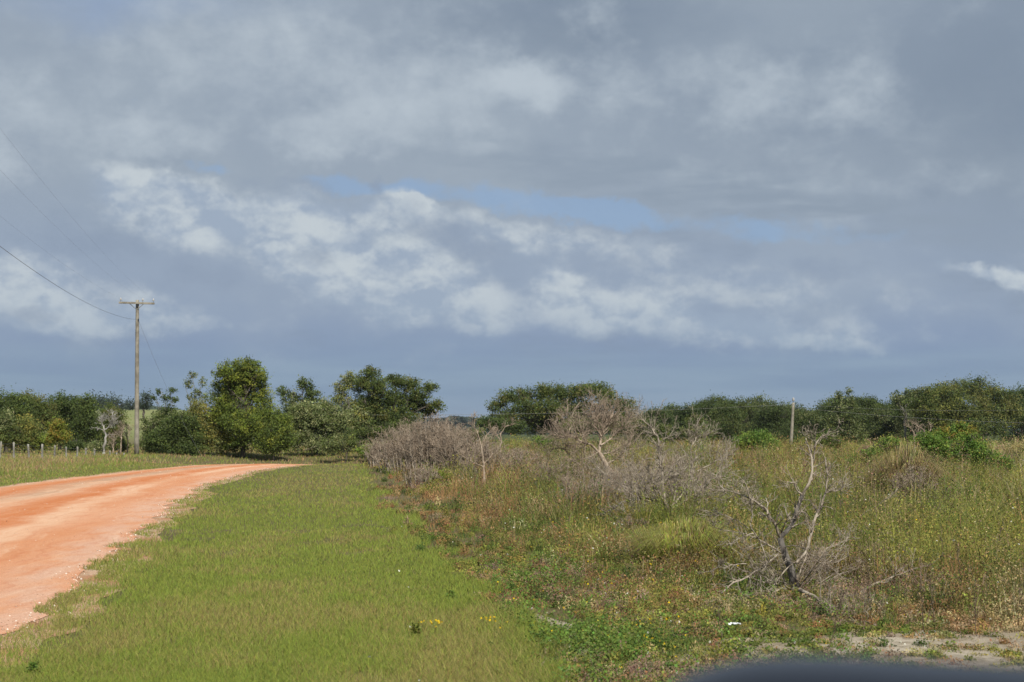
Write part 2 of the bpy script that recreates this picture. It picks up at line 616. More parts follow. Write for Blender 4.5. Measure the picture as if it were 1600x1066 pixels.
# ---------------------------------------------------------------- road
RE = np.array([(-2.2, -6), (-2.7, 2), (-3.2, 6), (-3.83, 10.5), (-4.75, 16), (-5.9, 22.7), (-7.6, 32), (-9.4, 44), (-10.6, 58), (-10.2, 68), (-8.6, 76), (-5, 81), (0, 84), (9, 86)], float)
LE = np.array([(-8.5, -6), (-9.2, 2), (-9.7, 6), (-10.4, 10.5), (-11.3, 16), (-12.3, 22.7), (-13.8, 32), (-15.0, 43), (-15.6, 56), (-15.2, 70), (-14.4, 80), (-11.0, 87), (-4, 91.5), (8, 93)], float)


def edge(E, y):
    return np.interp(y, E[:, 1], E[:, 0])


def smoothline(E, n):
    t = np.arange(len(E))
    tt = np.linspace(0, len(E) - 1, n)
    p = np.stack([np.interp(tt, t, E[:, i]) for i in (0, 1)], -1)
    for _ in range(8):
        p[1:-1] = p[1:-1] * .5 + (p[2:] + p[:-2]) * .25
    return p


nr = 420
re_, le_ = smoothline(RE, nr), smoothline(LE, nr)
jr = (fbm(re_[:, 1], re_[:, 1] * 0, .9, 3) - .5) * .45 + (fbm(re_[:, 1], re_[:, 1] * 0 + 9, 5, 2) - .5) * .5
jl = (fbm(le_[:, 1], le_[:, 1] * 0 + 40, 1.2, 3) - .5) * .5
re_[:, 0] += jr
le_[:, 0] += jl
u_ = np.linspace(0, 1, 26)
rx_ = re_[:, None, 0] * (1 - u_) + le_[:, None, 0] * u_
ry_ = re_[:, None, 1] * (1 - u_) + le_[:, None, 1] * u_
crown = .05 * np.sin(np.pi * u_)[None] - .018 * np.exp(-((u_ - .33) / .05) ** 2) - .018 * np.exp(-((u_ - .62) / .05) ** 2)
rz_ = H(rx_, ry_) + .012 + crown
M_road, q, out = mat('orange_clay')
# u runs across the road, v along it, carried by a mesh attribute
at = q.n('ShaderNodeAttribute', attribute_name='Col')
sr = q.n('ShaderNodeSeparateXYZ')
q.put(sr.inputs[0], at.outputs['Vector'])
co = q.n('ShaderNodeNewGeometry').outputs['Position']
n0 = q.noise(q.v('MULTIPLY', co, (1, .22, 1)), .55, 5, .6)
n1 = q.noise(q.v('MULTIPLY', co, (1, .35, 1)), 1.6, 5, .6)
n2 = q.noise(co, 9, 5, .7)
n3 = q.noise(co, 60, 3, .7)
U = q.m('MULTIPLY_ADD', q.m('SUBTRACT', n1, .5), .10, sr.outputs[0])


def trk(c0, w):
    return q.ramp(q.m('ABSOLUTE', q.m('SUBTRACT', U, c0)), 0, w, 1, 0)


c = q.mix(q.ramp(n0, .35, .65), lin(228, 158, 110, .80), lin(232, 174, 134, .83))
c = q.mix(q.m('MULTIPLY', q.m('MAXIMUM', trk(.42, .15), trk(.80, .12)), q.ramp(n1, .25, .6)), c, lin(224, 140, 84, .76))
c = q.mix(q.m('MULTIPLY', q.m('MAXIMUM', trk(.30, .10), trk(.60, .13)), q.ramp(n0, .3, .62, .2, .8)), c, lin(244, 206, 170, .86))
c = q.mix(q.m('MULTIPLY', trk(.06, .12), q.ramp(n1, .35, .6, 0, .7)), c, lin(240, 204, 178, .76))
c = q.mix(q.m('MULTIPLY', trk(.99, .12), q.ramp(n1, .35, .6, 0, .7)), c, lin(222, 194, 165, .74))
grey = q.m('MULTIPLY', trk(.66, .17), q.ramp(q.m('MULTIPLY_ADD', q.m('SUBTRACT', n0, .5), .3, sr.outputs[1]), .40, .56))
c = q.mix(q.m('MULTIPLY', grey, q.ramp(n1, .3, .6, .2, .8)), c, lin(200, 172, 142, .74))
c = q.mix(q.ramp(n2, .55, .8, 0, .35), c, lin(246, 206, 172, .78))
c = q.mix(q.ramp(n3, .35, .62, .38, 0), c, lin(176, 100, 68, .7))
n4 = q.noise(q.v('MULTIPLY', co, (1, .3, 1)), 4.5, 5, .65)
c = q.mix(q.ramp(n4, .5, .72, 0, .35), c, lin(222, 132, 84, .66))
n5 = q.noise(co, 130, 2, .6)
c = q.mix(q.ramp(n5, .58, .72, 0, .55), c, lin(250, 222, 196, .8))
cbx = q.n('ShaderNodeCombineXYZ')
q.put(cbx.inputs[0], q.m('MULTIPLY', sr.outputs[0], 38.0))
q.put(cbx.inputs[1], q.m('MULTIPLY', sr.outputs[1], 20.0))
n6 = q.noise(cbx.outputs[0], 1.0, 5, .6)
c = q.mix(q.ramp(n6, .52, .70, 0, .30), c, lin(214, 122, 76, .66))
c = q.mix(q.ramp(n6, .46, .30, 0, .28), c, lin(246, 212, 180, .80))
pb = q.n('ShaderNodeBsdfPrincipled')
q.put(pb.inputs['Base Color'], c)
pb.inputs['Roughness'].default_value = .95
pb.inputs['Specular IOR Level'].default_value = .1
bu = q.n('ShaderNodeBump')
bu.inputs['Distance'].default_value = .03
bu.inputs['Strength'].default_value = .8
q.put(bu.inputs['Height'], q.m('MULTIPLY_ADD', n3, .4, n2))
q.put(pb.inputs['Normal'], bu.outputs[0])
M_road.node_tree.links.new(pb.outputs[0], out.inputs[0])
V = np.stack([rx_, ry_, rz_], -1).reshape(-1, 3)
i = (np.arange(nr - 1)[:, None] * 26 + np.arange(25)[None]).ravel()
T = np.concatenate([np.stack([i, i + 26 + 1, i + 1], -1), np.stack([i, i + 26, i + 27], -1)])
K = np.stack(np.broadcast_arrays(u_[None], np.linspace(0, 1, nr)[:, None], 0.5), -1).reshape(-1, 3)
mb = MB()
mb.add(V, T, K)
road = mb.build('road', M_road, smooth=True)
tag(road, kind='structure')

# gravel and washed sand along the verge edge
mb = MB()
n = 3500
yy = 7 + 60 * rng.random(n) ** 1.8
xx = np.interp(yy, re_[:, 1], re_[:, 0]) + rng.normal(0, .10, n) - .05
Ps = np.stack([xx, yy, H(xx, yy) + .02], -1)
n2s = 2600
uu2 = rng.random(n2s)
k2 = (rng.random(n2s) ** 1.7 * 300).astype(int)
xx2 = re_[k2, 0] * (1 - uu2) + le_[k2, 0] * uu2
yy2 = re_[k2, 1] * (1 - uu2) + le_[k2, 1] * uu2 + rng.normal(0, .1, n2s)
Ps = np.concatenate([Ps, np.stack([xx2, yy2, H(xx2, yy2) + .014 + .05 * np.sin(np.pi * uu2)], -1)])
yy = np.concatenate([yy, yy2])
n = len(Ps)
gcol = np.array([(.75, .56, .44), (.8, .72, .62), (.55, .33, .22)])[rng.integers(0, 3, n)] * (.7 + .4 * rng.random((n, 1)))
leaves(mb, Ps, (.003 + .006 * rng.random(n) ** 2) * (1 + np.maximum(yy, 0) / 50), gcol, up=1.2, long=1.1)
tag(mb.build('gravel', M_dry), 'pale gravel crumbs scattered along the grassy edge of the orange road', 'gravel', kind='stuff')

# worn sandy shoulder between the road and the verge
M_shoulder, q, out = mat('worn_shoulder')
co = q.n('ShaderNodeNewGeometry').outputs['Position']
n1 = q.noise(co, 1.6, 5, .65)
n2 = q.noise(co, 30, 4, .7)
c = q.mix(q.ramp(n1, .35, .65), lin(206, 150, 112, .7), lin(216, 186, 158, .8))
c = q.mix(q.ramp(n2, .40, .66, 0, .8), c, (.20, .14, .075))
pb = q.n('ShaderNodeBsdfPrincipled')
q.put(pb.inputs['Base Color'], c)
pb.inputs['Roughness'].default_value = .95
pb.inputs['Specular IOR Level'].default_value = .1
M_shoulder.node_tree.links.new(pb.outputs[0], out.inputs[0])
for E_, sg, nm in ((re_, 1, 'road_shoulder'), (le_, -1, 'road_shoulder')):
    wv = .25 + .5 * np.clip(fbm(E_[:, 1] + sg * 20, E_[:, 1] * 0, 5, 4) - .2, 0, 1)
    uu_ = np.linspace(0, 1, 5)
    X_ = E_[:, None, 0] + sg * (-.4 + (wv + .4)[:, None] * uu_)
    Y_ = E_[:, None, 1] + 0 * X_
    grid_mesh(nm, X_, Y_, H(X_, Y_) + .006, M_shoulder)['kind'] = 'structure'

# bare sand in front of the brush at the lower right
M_sand, q, out = mat('pale_sand')
co = q.n('ShaderNodeNewGeometry').outputs['Position']
n1 = q.noise(co, 1.2, 5, .6)
n2 = q.noise(co, 9, 6, .75)
c = q.mix(q.ramp(n1, .35, .65), (.27, .215, .145), (.42, .36, .27))
c = q.mix(q.ramp(n2, .42, .66, 0, .85), c, (.16, .125, .07))
pb = q.n('ShaderNodeBsdfPrincipled')
q.put(pb.inputs['Base Color'], c)
pb.inputs['Roughness'].default_value = .95
bu = q.n('ShaderNodeBump')
bu.inputs['Distance'].default_value = .02
q.put(bu.inputs['Height'], n2)
q.put(pb.inputs['Normal'], bu.outputs[0])
M_sand.node_tree.links.new(pb.outputs[0], out.inputs[0])


def patch(name, c0, rx, ry, rot, seed):
    nt_, nr_ = 90, 10
    t = np.linspace(0, 2 * np.pi, nt_, endpoint=False)
    rr = 1 + .55 * (fbm(np.cos(t) * 1.3 + seed, np.sin(t) * 1.3 + seed, 1, 5) - .5) * 2
    k = np.linspace(0.02, 1, nr_)
    x = rr[None] * k[:, None] * np.cos(t) * rx
    y = rr[None] * k[:, None] * np.sin(t) * ry
    a = R(rot)
    X_, Y_ = c0[0] + x * math.cos(a) - y * math.sin(a), c0[1] + x * math.sin(a) + y * math.cos(a)
    V = np.stack([X_, Y_, H(X_, Y_) + .012], -1).reshape(-1, 3)
    T = []
    for a_ in range(nr_ - 1):
        for b_ in range(nt_):
            p0, p1 = a_ * nt_ + b_, a_ * nt_ + (b_ + 1) % nt_
            T += [(p0, p0 + nt_, p1 + nt_), (p0, p1 + nt_, p1)]
    T += [(0, i + 1, i + 2) for i in range(nt_ - 2)]
    mb = MB()
    mb.add(V, T, (.4, .3, .2))
    return tag(mb.build(name, M_sand, smooth=True), kind='structure')


patch('sandy_ground', (4.9, 10.1), 4.0, 1.25, -3, 3)
patch('sandy_track', (.25, 11.8), .22, 1.1, 22, 11)

# ================================================================ grass and weeds
BXY = np.array([(660, 520), (700, 548), (740, 592), (780, 616), (810, 650), (850, 702), (880, 755), (920, 792), (960, 818), (1000, 872), (1066, 935), (1400, 1150)], float)
DEPTH = EYE * F / (BXY[:, 0] - 675 + 1e-6)


def bound_x(y):
    """where the mown verge ends and the brush begins, at distance y"""
    py = 675 + EYE * F / np.maximum(y, 2)
    return (np.interp(py, BXY[:, 0], BXY[:, 1]) - 800) / F * y


def scatter(n, y0, y1, x0, x1, r=None):
    """ground points, thinning out with distance from the viewpoint"""
    r = r or rng
    Y = 1 / (1 / y0 + (1 / y1 - 1 / y0) * r.random(n))
    X = (x0 + (x1 - x0) * r.random(n) - 800) / F * Y
    return X, Y


def gp(X, Y):
    return np.stack([X, Y, H(X, Y)], -1)


def vary(K, r=None, a=.22, b=.10):
    r = r or rng
    n = len(K)
    return K * np.clip(1 + a * r.normal(size=(n, 1)), .35, 1.9) * np.clip(1 + b * r.normal(size=(n, 3)), .6, 1.5)


def pal(cols, idx):
    return np.array(cols, float)[idx]


# mown verge between the road and the brush
X, Y = scatter(1250000, 5.5, 125, -220, 1250)
xr = np.where(Y < 74, edge(RE, Y), -30)
xb = bound_x(Y)
rag = (fbm(X, Y, .8, 3) - .5)
k = (X > xr + rag * .9 + .02) & (X < xb + rag * 1.1 - .22) & ~((Y > 72) & (X < -14) & (Y < 96))
bare = fbm(X + 50, Y * .45, .6, 3) < np.where(X < xr + .6, .47, .25)
k &= ~(bare & (rng.random(len(X)) < .72))
X, Y, xr, xb = X[k], Y[k], xr[k], xb[k]
u = np.clip((X - xr) / (xb - xr + 1e-6), 0, 1)
pt = fbm(X, Y * .55, 2.2, 4)
pt2 = fbm(X + 30, Y * .6 + 9, .55, 3)
band_ = .5 + .5 * np.sin(u * 17 + 2.2 * fbm(X, Y * .2, 3, 2))
drys = np.clip(.16 * (band_ - .5) + .24 + 2.6 * (pt - .5) + 1.5 * (pt2 - .5) + .30 * np.exp(-((u - .56) / .2) ** 2) - .25 * np.exp(-((u - .92) / .12) ** 2) + .2 * sstep(.12, .0, u), 0.03, .85)
rr = rng.random(len(X))
cat_ = np.where(rr < drys * .55, 1, np.where(rr < drys * .85, 2, np.where(rr < drys * .85 + .12, 3, 0)))
K = vary(pal([(.195, .236, .038), (.31, .270, .085), (.225, .18, .062), (.265, .305, .050)], cat_), a=.15, b=.06)
hh = (.020 + .036 * rng.random(len(X))) * (1 + .9 * sstep(.8, 1.0, u)) * (.75 + .6 * pt)
hh = hh * np.where(rng.random(len(X)) < .03, 1.8, 1)
mb = MB()
blades(mb, gp(X, Y), hh * (1 + Y / 120), (.0016 + Y * .00026) * 1.0, .3 + .6 * rng.random(len(X)), K)
tag(mb.build('mown_grass', M_grass), 'mown green grass verge between the orange road and the brush', 'grass', kind='stuff')

# strip of rougher grass beyond the road
X, Y = scatter(230000, 26, 170, -260, 700)
xl = np.where(Y < 88, edge(LE, Y), np.where(Y < 94, 6.0, 40.0))
rag = (fbm(X, Y, 1.1, 3) - .5)
k = (X < xl + rag * .8) & (X > -.62 * Y) | ((Y > 94) & (X < 6))
X, Y, xl = X[k], Y[k], xl[k]
dd = np.where(Y < 88, xl - X, 5)
pt = fbm(X, Y, 4, 4)
tan_ = np.clip(.15 + .55 * sstep(1.5, 7, dd) + 1.6 * (pt - .5), .02, .9)
rr = rng.random(len(X))
cat_ = np.where(rr < tan_ * .5, 1, np.where(rr < tan_ * .8, 2, 0))
K = vary(pal([(.20, .225, .045), (.38, .28, .13), (.27, .17, .09)], cat_))
hh = (.05 + .15 * sstep(1, 7, dd)) * (.5 + .9 * rng.random(len(X)))
mb = MB()
blades(mb, gp(X, Y), hh, .004 + Y * .00034, .2 + .5 * rng.random(len(X)), K)
tag(mb.build('roadside_grass', M_grass), 'rough tan and green grass between the far road edge and the trees', 'grass', kind='stuff')

# ---- brush field on the right
WC = np.array([(.140, .160, .030),   # 0 green
               (.250, .240, .052),   # 1 yellow green
               (.245, .150, .066),   # 2 red brown
               (.220, .155, .105),   # 3 purple brown
               (.360, .285, .150),   # 4 straw
               (.070, .100, .022),   # 5 dark green
               (.120, .180, .034)])  # 6 fresh green
ZN = [(640, 770, 55, 45, 2, 3.2), (700, 815, 70, 40, 2, 3.0), (800, 850, 120, 45, 2, 2.4), (930, 905, 110, 50, 2, 1.5), (990, 960, 90, 45, 3, 1.0), (900, 975, 90, 35, 2, 1.2),
      (835, 748, 130, 24, 3, 7.0), (770, 765, 80, 25, 2, 1.8), (1160, 722, 110, 16, 3, 1.8), (1290, 765, 90, 30, 3, 1.6), (1230, 735, 120, 20, 2, 1.2),
      (760, 870, 70, 60, 0, 1.4), (830, 900, 60, 60, 6, 1.0), (900, 1030, 120, 40, 6, 3.5), (850, 985, 60, 30, 6, 1.5), (1300, 880, 220, 60, 0, 1.2),
      (1380, 830, 260, 80, 1, 2.6), (1300, 715, 300, 18, 1, 2.8), (1540, 860, 120, 80, 1, 1.6), (900, 705, 200, 10, 1, 2.0), (680, 745, 30, 18, 1, 2.5), (960, 750, 120, 25, 1, 1.5),
      (1150, 985, 160, 26, 4, 1.0), (1200, 950, 140, 30, 3, .5), (1450, 975, 180, 30, 2, 1.3), (1500, 940, 160, 30, 0, 1.4), (1590, 720, 60, 30, 4, 2.5),
      (1060, 930, 120, 40, 2, 1.2), (1480, 1020, 250, 25, 4, .8), (1100, 860, 80, 60, 0, 1.2), (1430, 800, 80, 25, 3, 1.0)]
BASEW = np.array([.95, .85, .45, .38, .26, .42, .18])


def zone_pick(X, Y, r):
    px, py = P2(gp(X, Y))
    n = len(X)
    w = np.tile(BASEW, (n, 1))
    for zx, zy, ra, rb, c_, k_ in ZN:
        w[:, c_] += k_ * np.exp(-((px - zx) / ra) ** 2 - ((py - zy) / rb) ** 2)
    for c_ in range(7):
        f = fbm(X + 13 * c_, Y * .7 + 7 * c_, 1.1, 3)
        w[:, c_] *= np.exp(6.5 * (f - .5))
    w = w / w.sum(1, keepdims=True)
    return (w.cumsum(1) < r.random((n, 1))).sum(1).clip(0, 6)


def brush_height(X, Y):
    dx_ = X - bound_x(Y)
    h = .12 + .66 * sstep(.1, 3.2, dx_) * (.22 + 1.25 * sstep(.33, .66, fbm(X, Y, 1.1, 3)))
    h = h * (1 - .62 * sstep(12.6, 11.2, Y) * sstep(.6, 2.0, X))
    h = h * (1 - .42 * sstep(26, 15, Y)) + .22 * sstep(30, 45, Y) * sstep(0, 1.2, dx_)
    h = h * (1 - .6 * sstep(12.6, 11.4, Y) * sstep(1.0, 2.4, X))
    h = h * (1 - .80 * np.exp(-((X - 2.6) / 1.6) ** 2 - ((Y - 13.0) / 1.3) ** 2))
    h = h + .25 * sstep(40, 110, Y) * (.5 + fbm(X + 9, Y, 6, 3))
    return h


def field(n, y0=5.0, y1=210, x0=420, x1=1800, r=None):
    X, Y = scatter(n, y0, y1, x0, x1, r)
    k = X > bound_x(Y) - .3 + (fbm(X, Y, .8, 3) - .5) * 1.2 + .1 * r.normal(size=n)
    # open sand at the lower right, thinly grown
    s_ = ((X - 5.0) / 4.1) ** 2 + ((Y - 10.1) / 1.3) ** 2
    k &= ~((s_ < 1.0 + 1.4 * (fbm(X, Y, .45, 3) - .5)) & (r.random(n) < np.where(fbm(X + 3, Y, .3, 2) > .52, .35, .85)))
    s2 = ((X - .28) / .35) ** 2 + ((Y - 11.8) / 1.2) ** 2
    k &= ~((s2 < 1) & (r.random(n) < .75))
    return X[k], Y[k]


def herb(mbx, X, Y, h, ct, nl, ls, r, spread=.16):
    P = gp(X, Y)
    n = len(X)
    t = r.random((n, nl)) ** .7
    a = r.random((n, nl)) * 6.283
    rad = spread * h[:, None] * (1.15 - t) * (.3 + r.random((n, nl)))
    ln = r.normal(size=(n, 1, 2)) * .15
    Q = P[:, None] + np.stack([np.cos(a) * rad, np.sin(a) * rad, 0 * a], -1)
    Q[..., :2] += ln * (h[:, None] * t)[..., None]
    Q[..., 2] += h[:, None] * (.08 + .92 * t)
    K = np.repeat(vary(WC[ct], r, .18, .08), nl, 0)
    s = np.repeat(ls, nl) * (.6 + .8 * r.random(n * nl))
    leaves(mbx, Q.reshape(-1, 3), s, vary(K, r, .18, .06), up=.6, long=1.5, r=r)


r = np.random.default_rng(21)
mbg, mbd = MB(), MB()
# thin undergrowth everywhere
X, Y = field(260000, r=r)
ct = zone_pick(X, Y, r)
hh = brush_height(X, Y) * (.25 + .45 * r.random(len(X)))
wd = (.0024 + Y * .00028) * (.7 + .6 * r.random(len(X)))
g_ = np.isin(ct, (0, 1, 5, 6))
K_ = vary(WC[ct], r)
blades(mbg, gp(X, Y)[g_], hh[g_], wd[g_], .4 + .9 * r.random(g_.sum()), K_[g_], r)
blades(mbd, gp(X, Y)[~g_], hh[~g_], wd[~g_] * .8, .3 + .9 * r.random((~g_).sum()), K_[~g_], r)
# clumps: each one kind of plant, dome shaped, with gaps between
Xc, Yc = field(17000, r=r)
nc = len(Xc)
cc_ = zone_pick(Xc, Yc, r)
hc = brush_height(Xc, Yc) * (.7 + .65 * r.random(nc) ** 1.5) + .03
rc = (.07 + .16 * r.random(nc) ** 1.5) * (1 + Yc / 28) * np.clip(hc / .35, .5, 1.5)
Kc = vary(WC[cc_], r, .20, .07)
form = r.random(nc)
for green in (True, False):
    kg = np.isin(cc_, (0, 1, 5, 6)) == green
    mbx = mbg if green else mbd
    # blades of the clump
    for sel, nb, w0, lean0, upr in ((kg & (form < .94), 24, .9, .9, .92), (kg & (form >= .94), 12, .8, .25, 1.12)):
        i = np.repeat(np.where(sel)[0], nb)
        n = len(i)
        if n == 0:
            continue
        a = r.random(n) * 6.283
        q = np.sqrt(r.random(n))
        x = Xc[i] + np.cos(a) * q * rc[i] * .75
        y = Yc[i] + np.sin(a) * q * rc[i] * .75
        h = hc[i] * upr * (1.05 - .5 * q * q) * (.55 + .5 * r.random(n))
        P = gp(x, y)
        out_ = np.stack([np.cos(a) * q, np.sin(a) * q, 0 * a], -1) + r.normal(size=(n, 3)) * .45
        out_[:, 2] = 0
        w = ((.0022 + Yc[i] * .00027) * w0 * (.6 + .7 * r.random(n)))[:, None]
        sd_ = unit(np.cross(out_ + 1e-4, np.array([0, 0, 1.0]))) * w * .5
        L = h[:, None] * lean0 * (.5 + r.random((n, 1)))
        Z = np.array([0, 0, 1.0])
        p1 = P + Z * h[:, None] * .55 + out_ * L * .3
        p2 = P + Z * h[:, None] * (.95 - .1 * r.random((n, 1))) + out_ * L
        V = np.stack([P - sd_, P + sd_, p1 - sd_ * .9, p1 + sd_ * .9, p2], 1)
        j = np.arange(n)[:, None] * 5
        T = np.concatenate([j + np.array(t) for t in ((0, 1, 3), (0, 3, 2), (2, 3, 4))], 0)
        mbx.add(V, T, np.repeat(vary(Kc[i], r, .14, .05), 5, 0))
    # leaves, seed heads and side twigs
    for sel, nl, sz, lo in ((kg & (form < .30), 34, .75, .5), (kg & (form >= .30), 80 if green else 74, 1.05 if green else .7, .25)):
        i = np.repeat(np.where(sel)[0], nl)
        n = len(i)
        if n == 0:
            continue
        d = rdir(n, r)
        d[:, 2] = np.abs(d[:, 2])
        rr_ = r.random(n) ** .45
        h = hc[i]
        Q = gp(Xc[i], Yc[i])
        Q[:, 0] += d[:, 0] * rr_ * rc[i]
        Q[:, 1] += d[:, 1] * rr_ * rc[i]
        Q[:, 2] += h * (lo * .3 + (1 - lo * .3) * d[:, 2] * rr_ * (.85 + .3 * r.random(n)))
        leaves(mbx, Q, (.0036 + Yc[i] * .00030) * sz * (.5 + .8 * r.random(n)), vary(Kc[i], r, .16, .06), up=.55, long=1.5 if green else 2.2, r=r)
tag(mbg.build('green_weeds', M_grass), 'knee high green and yellow weeds covering the field', 'weeds', kind='stuff')
tag(mbd.build('dry_weeds', M_dry), 'dry red brown and straw coloured weed clumps among the green weeds', 'weeds', kind='stuff')

# low broad leaved plants creeping along the lower edge of the brush
mb = MB()
X3, Y3 = scatter(6000, 6.5, 17, 700, 1350, r)
px3, py3 = P2(gp(X3, Y3))
wq = np.exp(-((px3 - 900) / 110) ** 2 - ((py3 - 1035) / 45) ** 2) + .55 * np.exp(-((px3 - 830) / 70) ** 2 - ((py3 - 900) / 60) ** 2) + .3 * np.exp(-((px3 - 1180) / 160) ** 2 - ((py3 - 930) / 40) ** 2) + .08
k = (r.random(len(X3)) < wq * 1.5 * sstep(.42, .6, fbm(X3, Y3, .35, 3))) & (X3 > bound_x(Y3) - .25)
X3, Y3 = X3[k], Y3[k]
herb(mb, X3, Y3, .10 + .12 * r.random(len(X3)), np.full(len(X3), 6), 18, np.full(len(X3), .0075), r, .8)
tag(mb.build('creeping_plants', M_leaf), 'low fresh green broad leaved plants along the edge of the brush', 'ground cover', kind='stuff')

# tiny flowers
for nm, cc, lab, n_, zone in (('white_flowers', (.80, .78, .70), 'tiny white flowers sprinkled through the weeds and grass', 230, None),
                              ('yellow_flowers', (.80, .55, .02), 'tiny yellow flowers low in the weeds near the camera', 120, 1)):
    mb = MB()
    if zone:
        px_ = np.concatenate([r.normal(925, 90, n_ // 2), r.normal(1010, 50, n_ // 5), r.normal(680, 14, n_ // 10), r.normal(765, 10, n_ // 14), r.uniform(650, 1600, n_ // 5)])
        py_ = np.concatenate([r.normal(930, 60, n_ // 2), r.normal(1000, 20, n_ // 5), r.normal(985, 3, n_ // 10), r.normal(978, 4, n_ // 14), r.uniform(820, 1050, n_ // 5)])
        yy = EYE * F / np.maximum(py_ - 675, 60)
        xx = (px_ - 800) / F * yy
    else:
        xx, yy = scatter(n_, 8.5, 60, 560, 1650, r)
        kk = (xx > bound_x(yy) - .2) | (r.random(len(xx)) < .12)
        xx, yy = xx[kk], yy[kk]
    z = H(xx, yy) + np.where(xx > bound_x(yy), brush_height(xx, yy) * (.55 + .45 * r.random(len(xx))), .09)
    Pf = np.stack([xx, yy, z], -1)
    for a_ in range(3):
        leaves(mb, Pf + r.normal(size=Pf.shape) * .003, .0050 + .0035 * r.random(len(xx)) + yy * .0001, cc, up=.8, long=1.1, r=r)
    tag(mb.build(nm, M_grass), lab, 'flowers', kind='stuff')


# ================================================================ trees
OAK = [(.090, .115, .026), (.066, .088, .022), (.118, .142, .034), (.14, .135, .038)]
DARK = [(.062, .088, .024), (.082, .112, .028), (.050, .070, .021)]
LIME = [(.155, .195, .028), (.115, .150, .026), (.20, .215, .034), (.08, .108, .022)]
GREY = [(.185, .205, .085), (.135, .160, .056), (.25, .26, .12), (.085, .11, .034)]
OLIV = [(.200, .195, .045), (.150, .155, .038), (.27, .235, .06)]
FRESH = [(.115, .190, .032), (.085, .145, .026), (.16, .225, .038)]
YELW = [(.21, .185, .030), (.15, .16, .03), (.24, .17, .03)]
BLUE = [(.050, .066, .045), (.040, .055, .040)]
STRAW = [(.36, .27, .13), (.25, .19, .085), (.20, .21, .06)]


def tree(name, label, cat, bx, Y, blobs, palette, group=None, cov=5.0, clump=.42, trunk=.16, bark=None, sparse=0.0, seed=0, leafk=1.0, limbs=True, deep=.8, by=None):
    """blobs: foliage masses (px, py, rx, ry) as seen in the photograph; depth and thickness are real"""
    r = np.random.default_rng(1000 + seed + int(bx * 7 + Y))
    x0 = (bx - 800) / F * Y
    base = np.array([x0, Y, float(H(x0, Y)) - .03])
    root = empty(name, base, label, cat, group)
    s = Y / F
    mbc = MB()
    cents = []
    for (px, py, rx, ry) in blobs:
        c = W(px, py, Y + r.normal() * rx * s * .45)
        R3 = np.array([rx * s, max(rx, ry) * s * deep, ry * s])
        cents.append((c, R3))
        area = math.pi * R3[0] * R3[2]
        cr = clump * (.5 + .5 * min(1.0, area / 6)) * (Y / 110) ** .35
        nc = max(4, int(area * 2.4 / cr ** 2))
        d = rdir(nc, r)
        rad = (1 - (r.random(nc) ** 1.35) * .8)
        lump = .82 + .36 * fbm(d[:, 0] * 2 + seed + px, d[:, 2] * 2 + d[:, 1], .7, 3)
        cc = c + d * (rad * lump)[:, None] * R3
        cc = cc[r.random(nc) > sparse]
        nc = len(cc)
        ls = Y * .00038 * leafk
        nl = max(6, int(cov * 1.15 * area / (3.0 * ls * ls) / max(nc, 1)))
        cs = cr * (.55 + .8 * r.random(nc))
        Q = cc[:, None] + r.normal(size=(nc, nl, 3)) * cs[:, None, None] * np.array([.72, .72, .52])
        ci = r.integers(0, len(palette), nc)
        K = np.array(palette)[ci] * (.75 + .65 * r.random((nc, 1)))
        K = np.repeat(K, nl, 0)
        leaves(mbc, Q.reshape(-1, 3), ls * (.6 + .8 * r.random(nc * nl)), vary(K, r, .13, .05), up=.5, long=1.4, r=r)
    if limbs:
        mbt = MB()
        top = np.mean([c for c, _ in cents], 0)
        zt = base[2] + max(.35, (top[2] - base[2]) * .55)
        lean = (top - base) * np.array([.35, .2, 0])
        fork = np.array([base[0] + lean[0], base[1] + lean[1], zt])
        pts = resample([base, (base + fork) / 2 + r.normal(size=3) * trunk * .6, fork], 8)
        tubes(mbt, pts, np.linspace(trunk, trunk * .6, 8)[None], (.5, .5, .5), 7)
        PT, RD = [], []
        for c, R3 in cents:
            st = pts[r.integers(3, 8)]
            en = c + np.array([0, 0, R3[2] * .35]) + r.normal(size=3) * R3 * .2
            mid = (st + en) / 2 + r.normal(size=3) * R3 * .15 + np.array([0, 0, .1])
            q_ = resample([st, mid, en], 7)
            q_[1:-1] += r.normal(size=(5, 3)) * .05 * np.linalg.norm(en - st)
            PT.append(q_)
            RD.append(np.linspace(trunk * .5, trunk * .14, 7))
        PT, RD = np.array(PT), np.array(RD)
        tubes(mbt, PT, RD, (.5, .5, .5), 5)
        L0 = float(np.mean([R3[0] for _, R3 in cents]))
        b1, q1 = spawn(PT, RD, 9 * len(cents), L0 * .4, L0 * 1.1, 45, .15, .25, r=r)
        tubes(mbt, b1, np.maximum(q1, .012), (.5, .5, .5), 4)
        b2, q2 = spawn(b1, q1, 26 * len(cents), L0 * .2, L0 * .55, 45, .1, .3, r=r)
        tubes(mbt, b2, np.maximum(q2, .009), (.5, .5, .5), 3)
        mbt.build('trunk', bark or M_bark, root, smooth=True)
    mbc.build('crown', M_leaf, root)
    return root


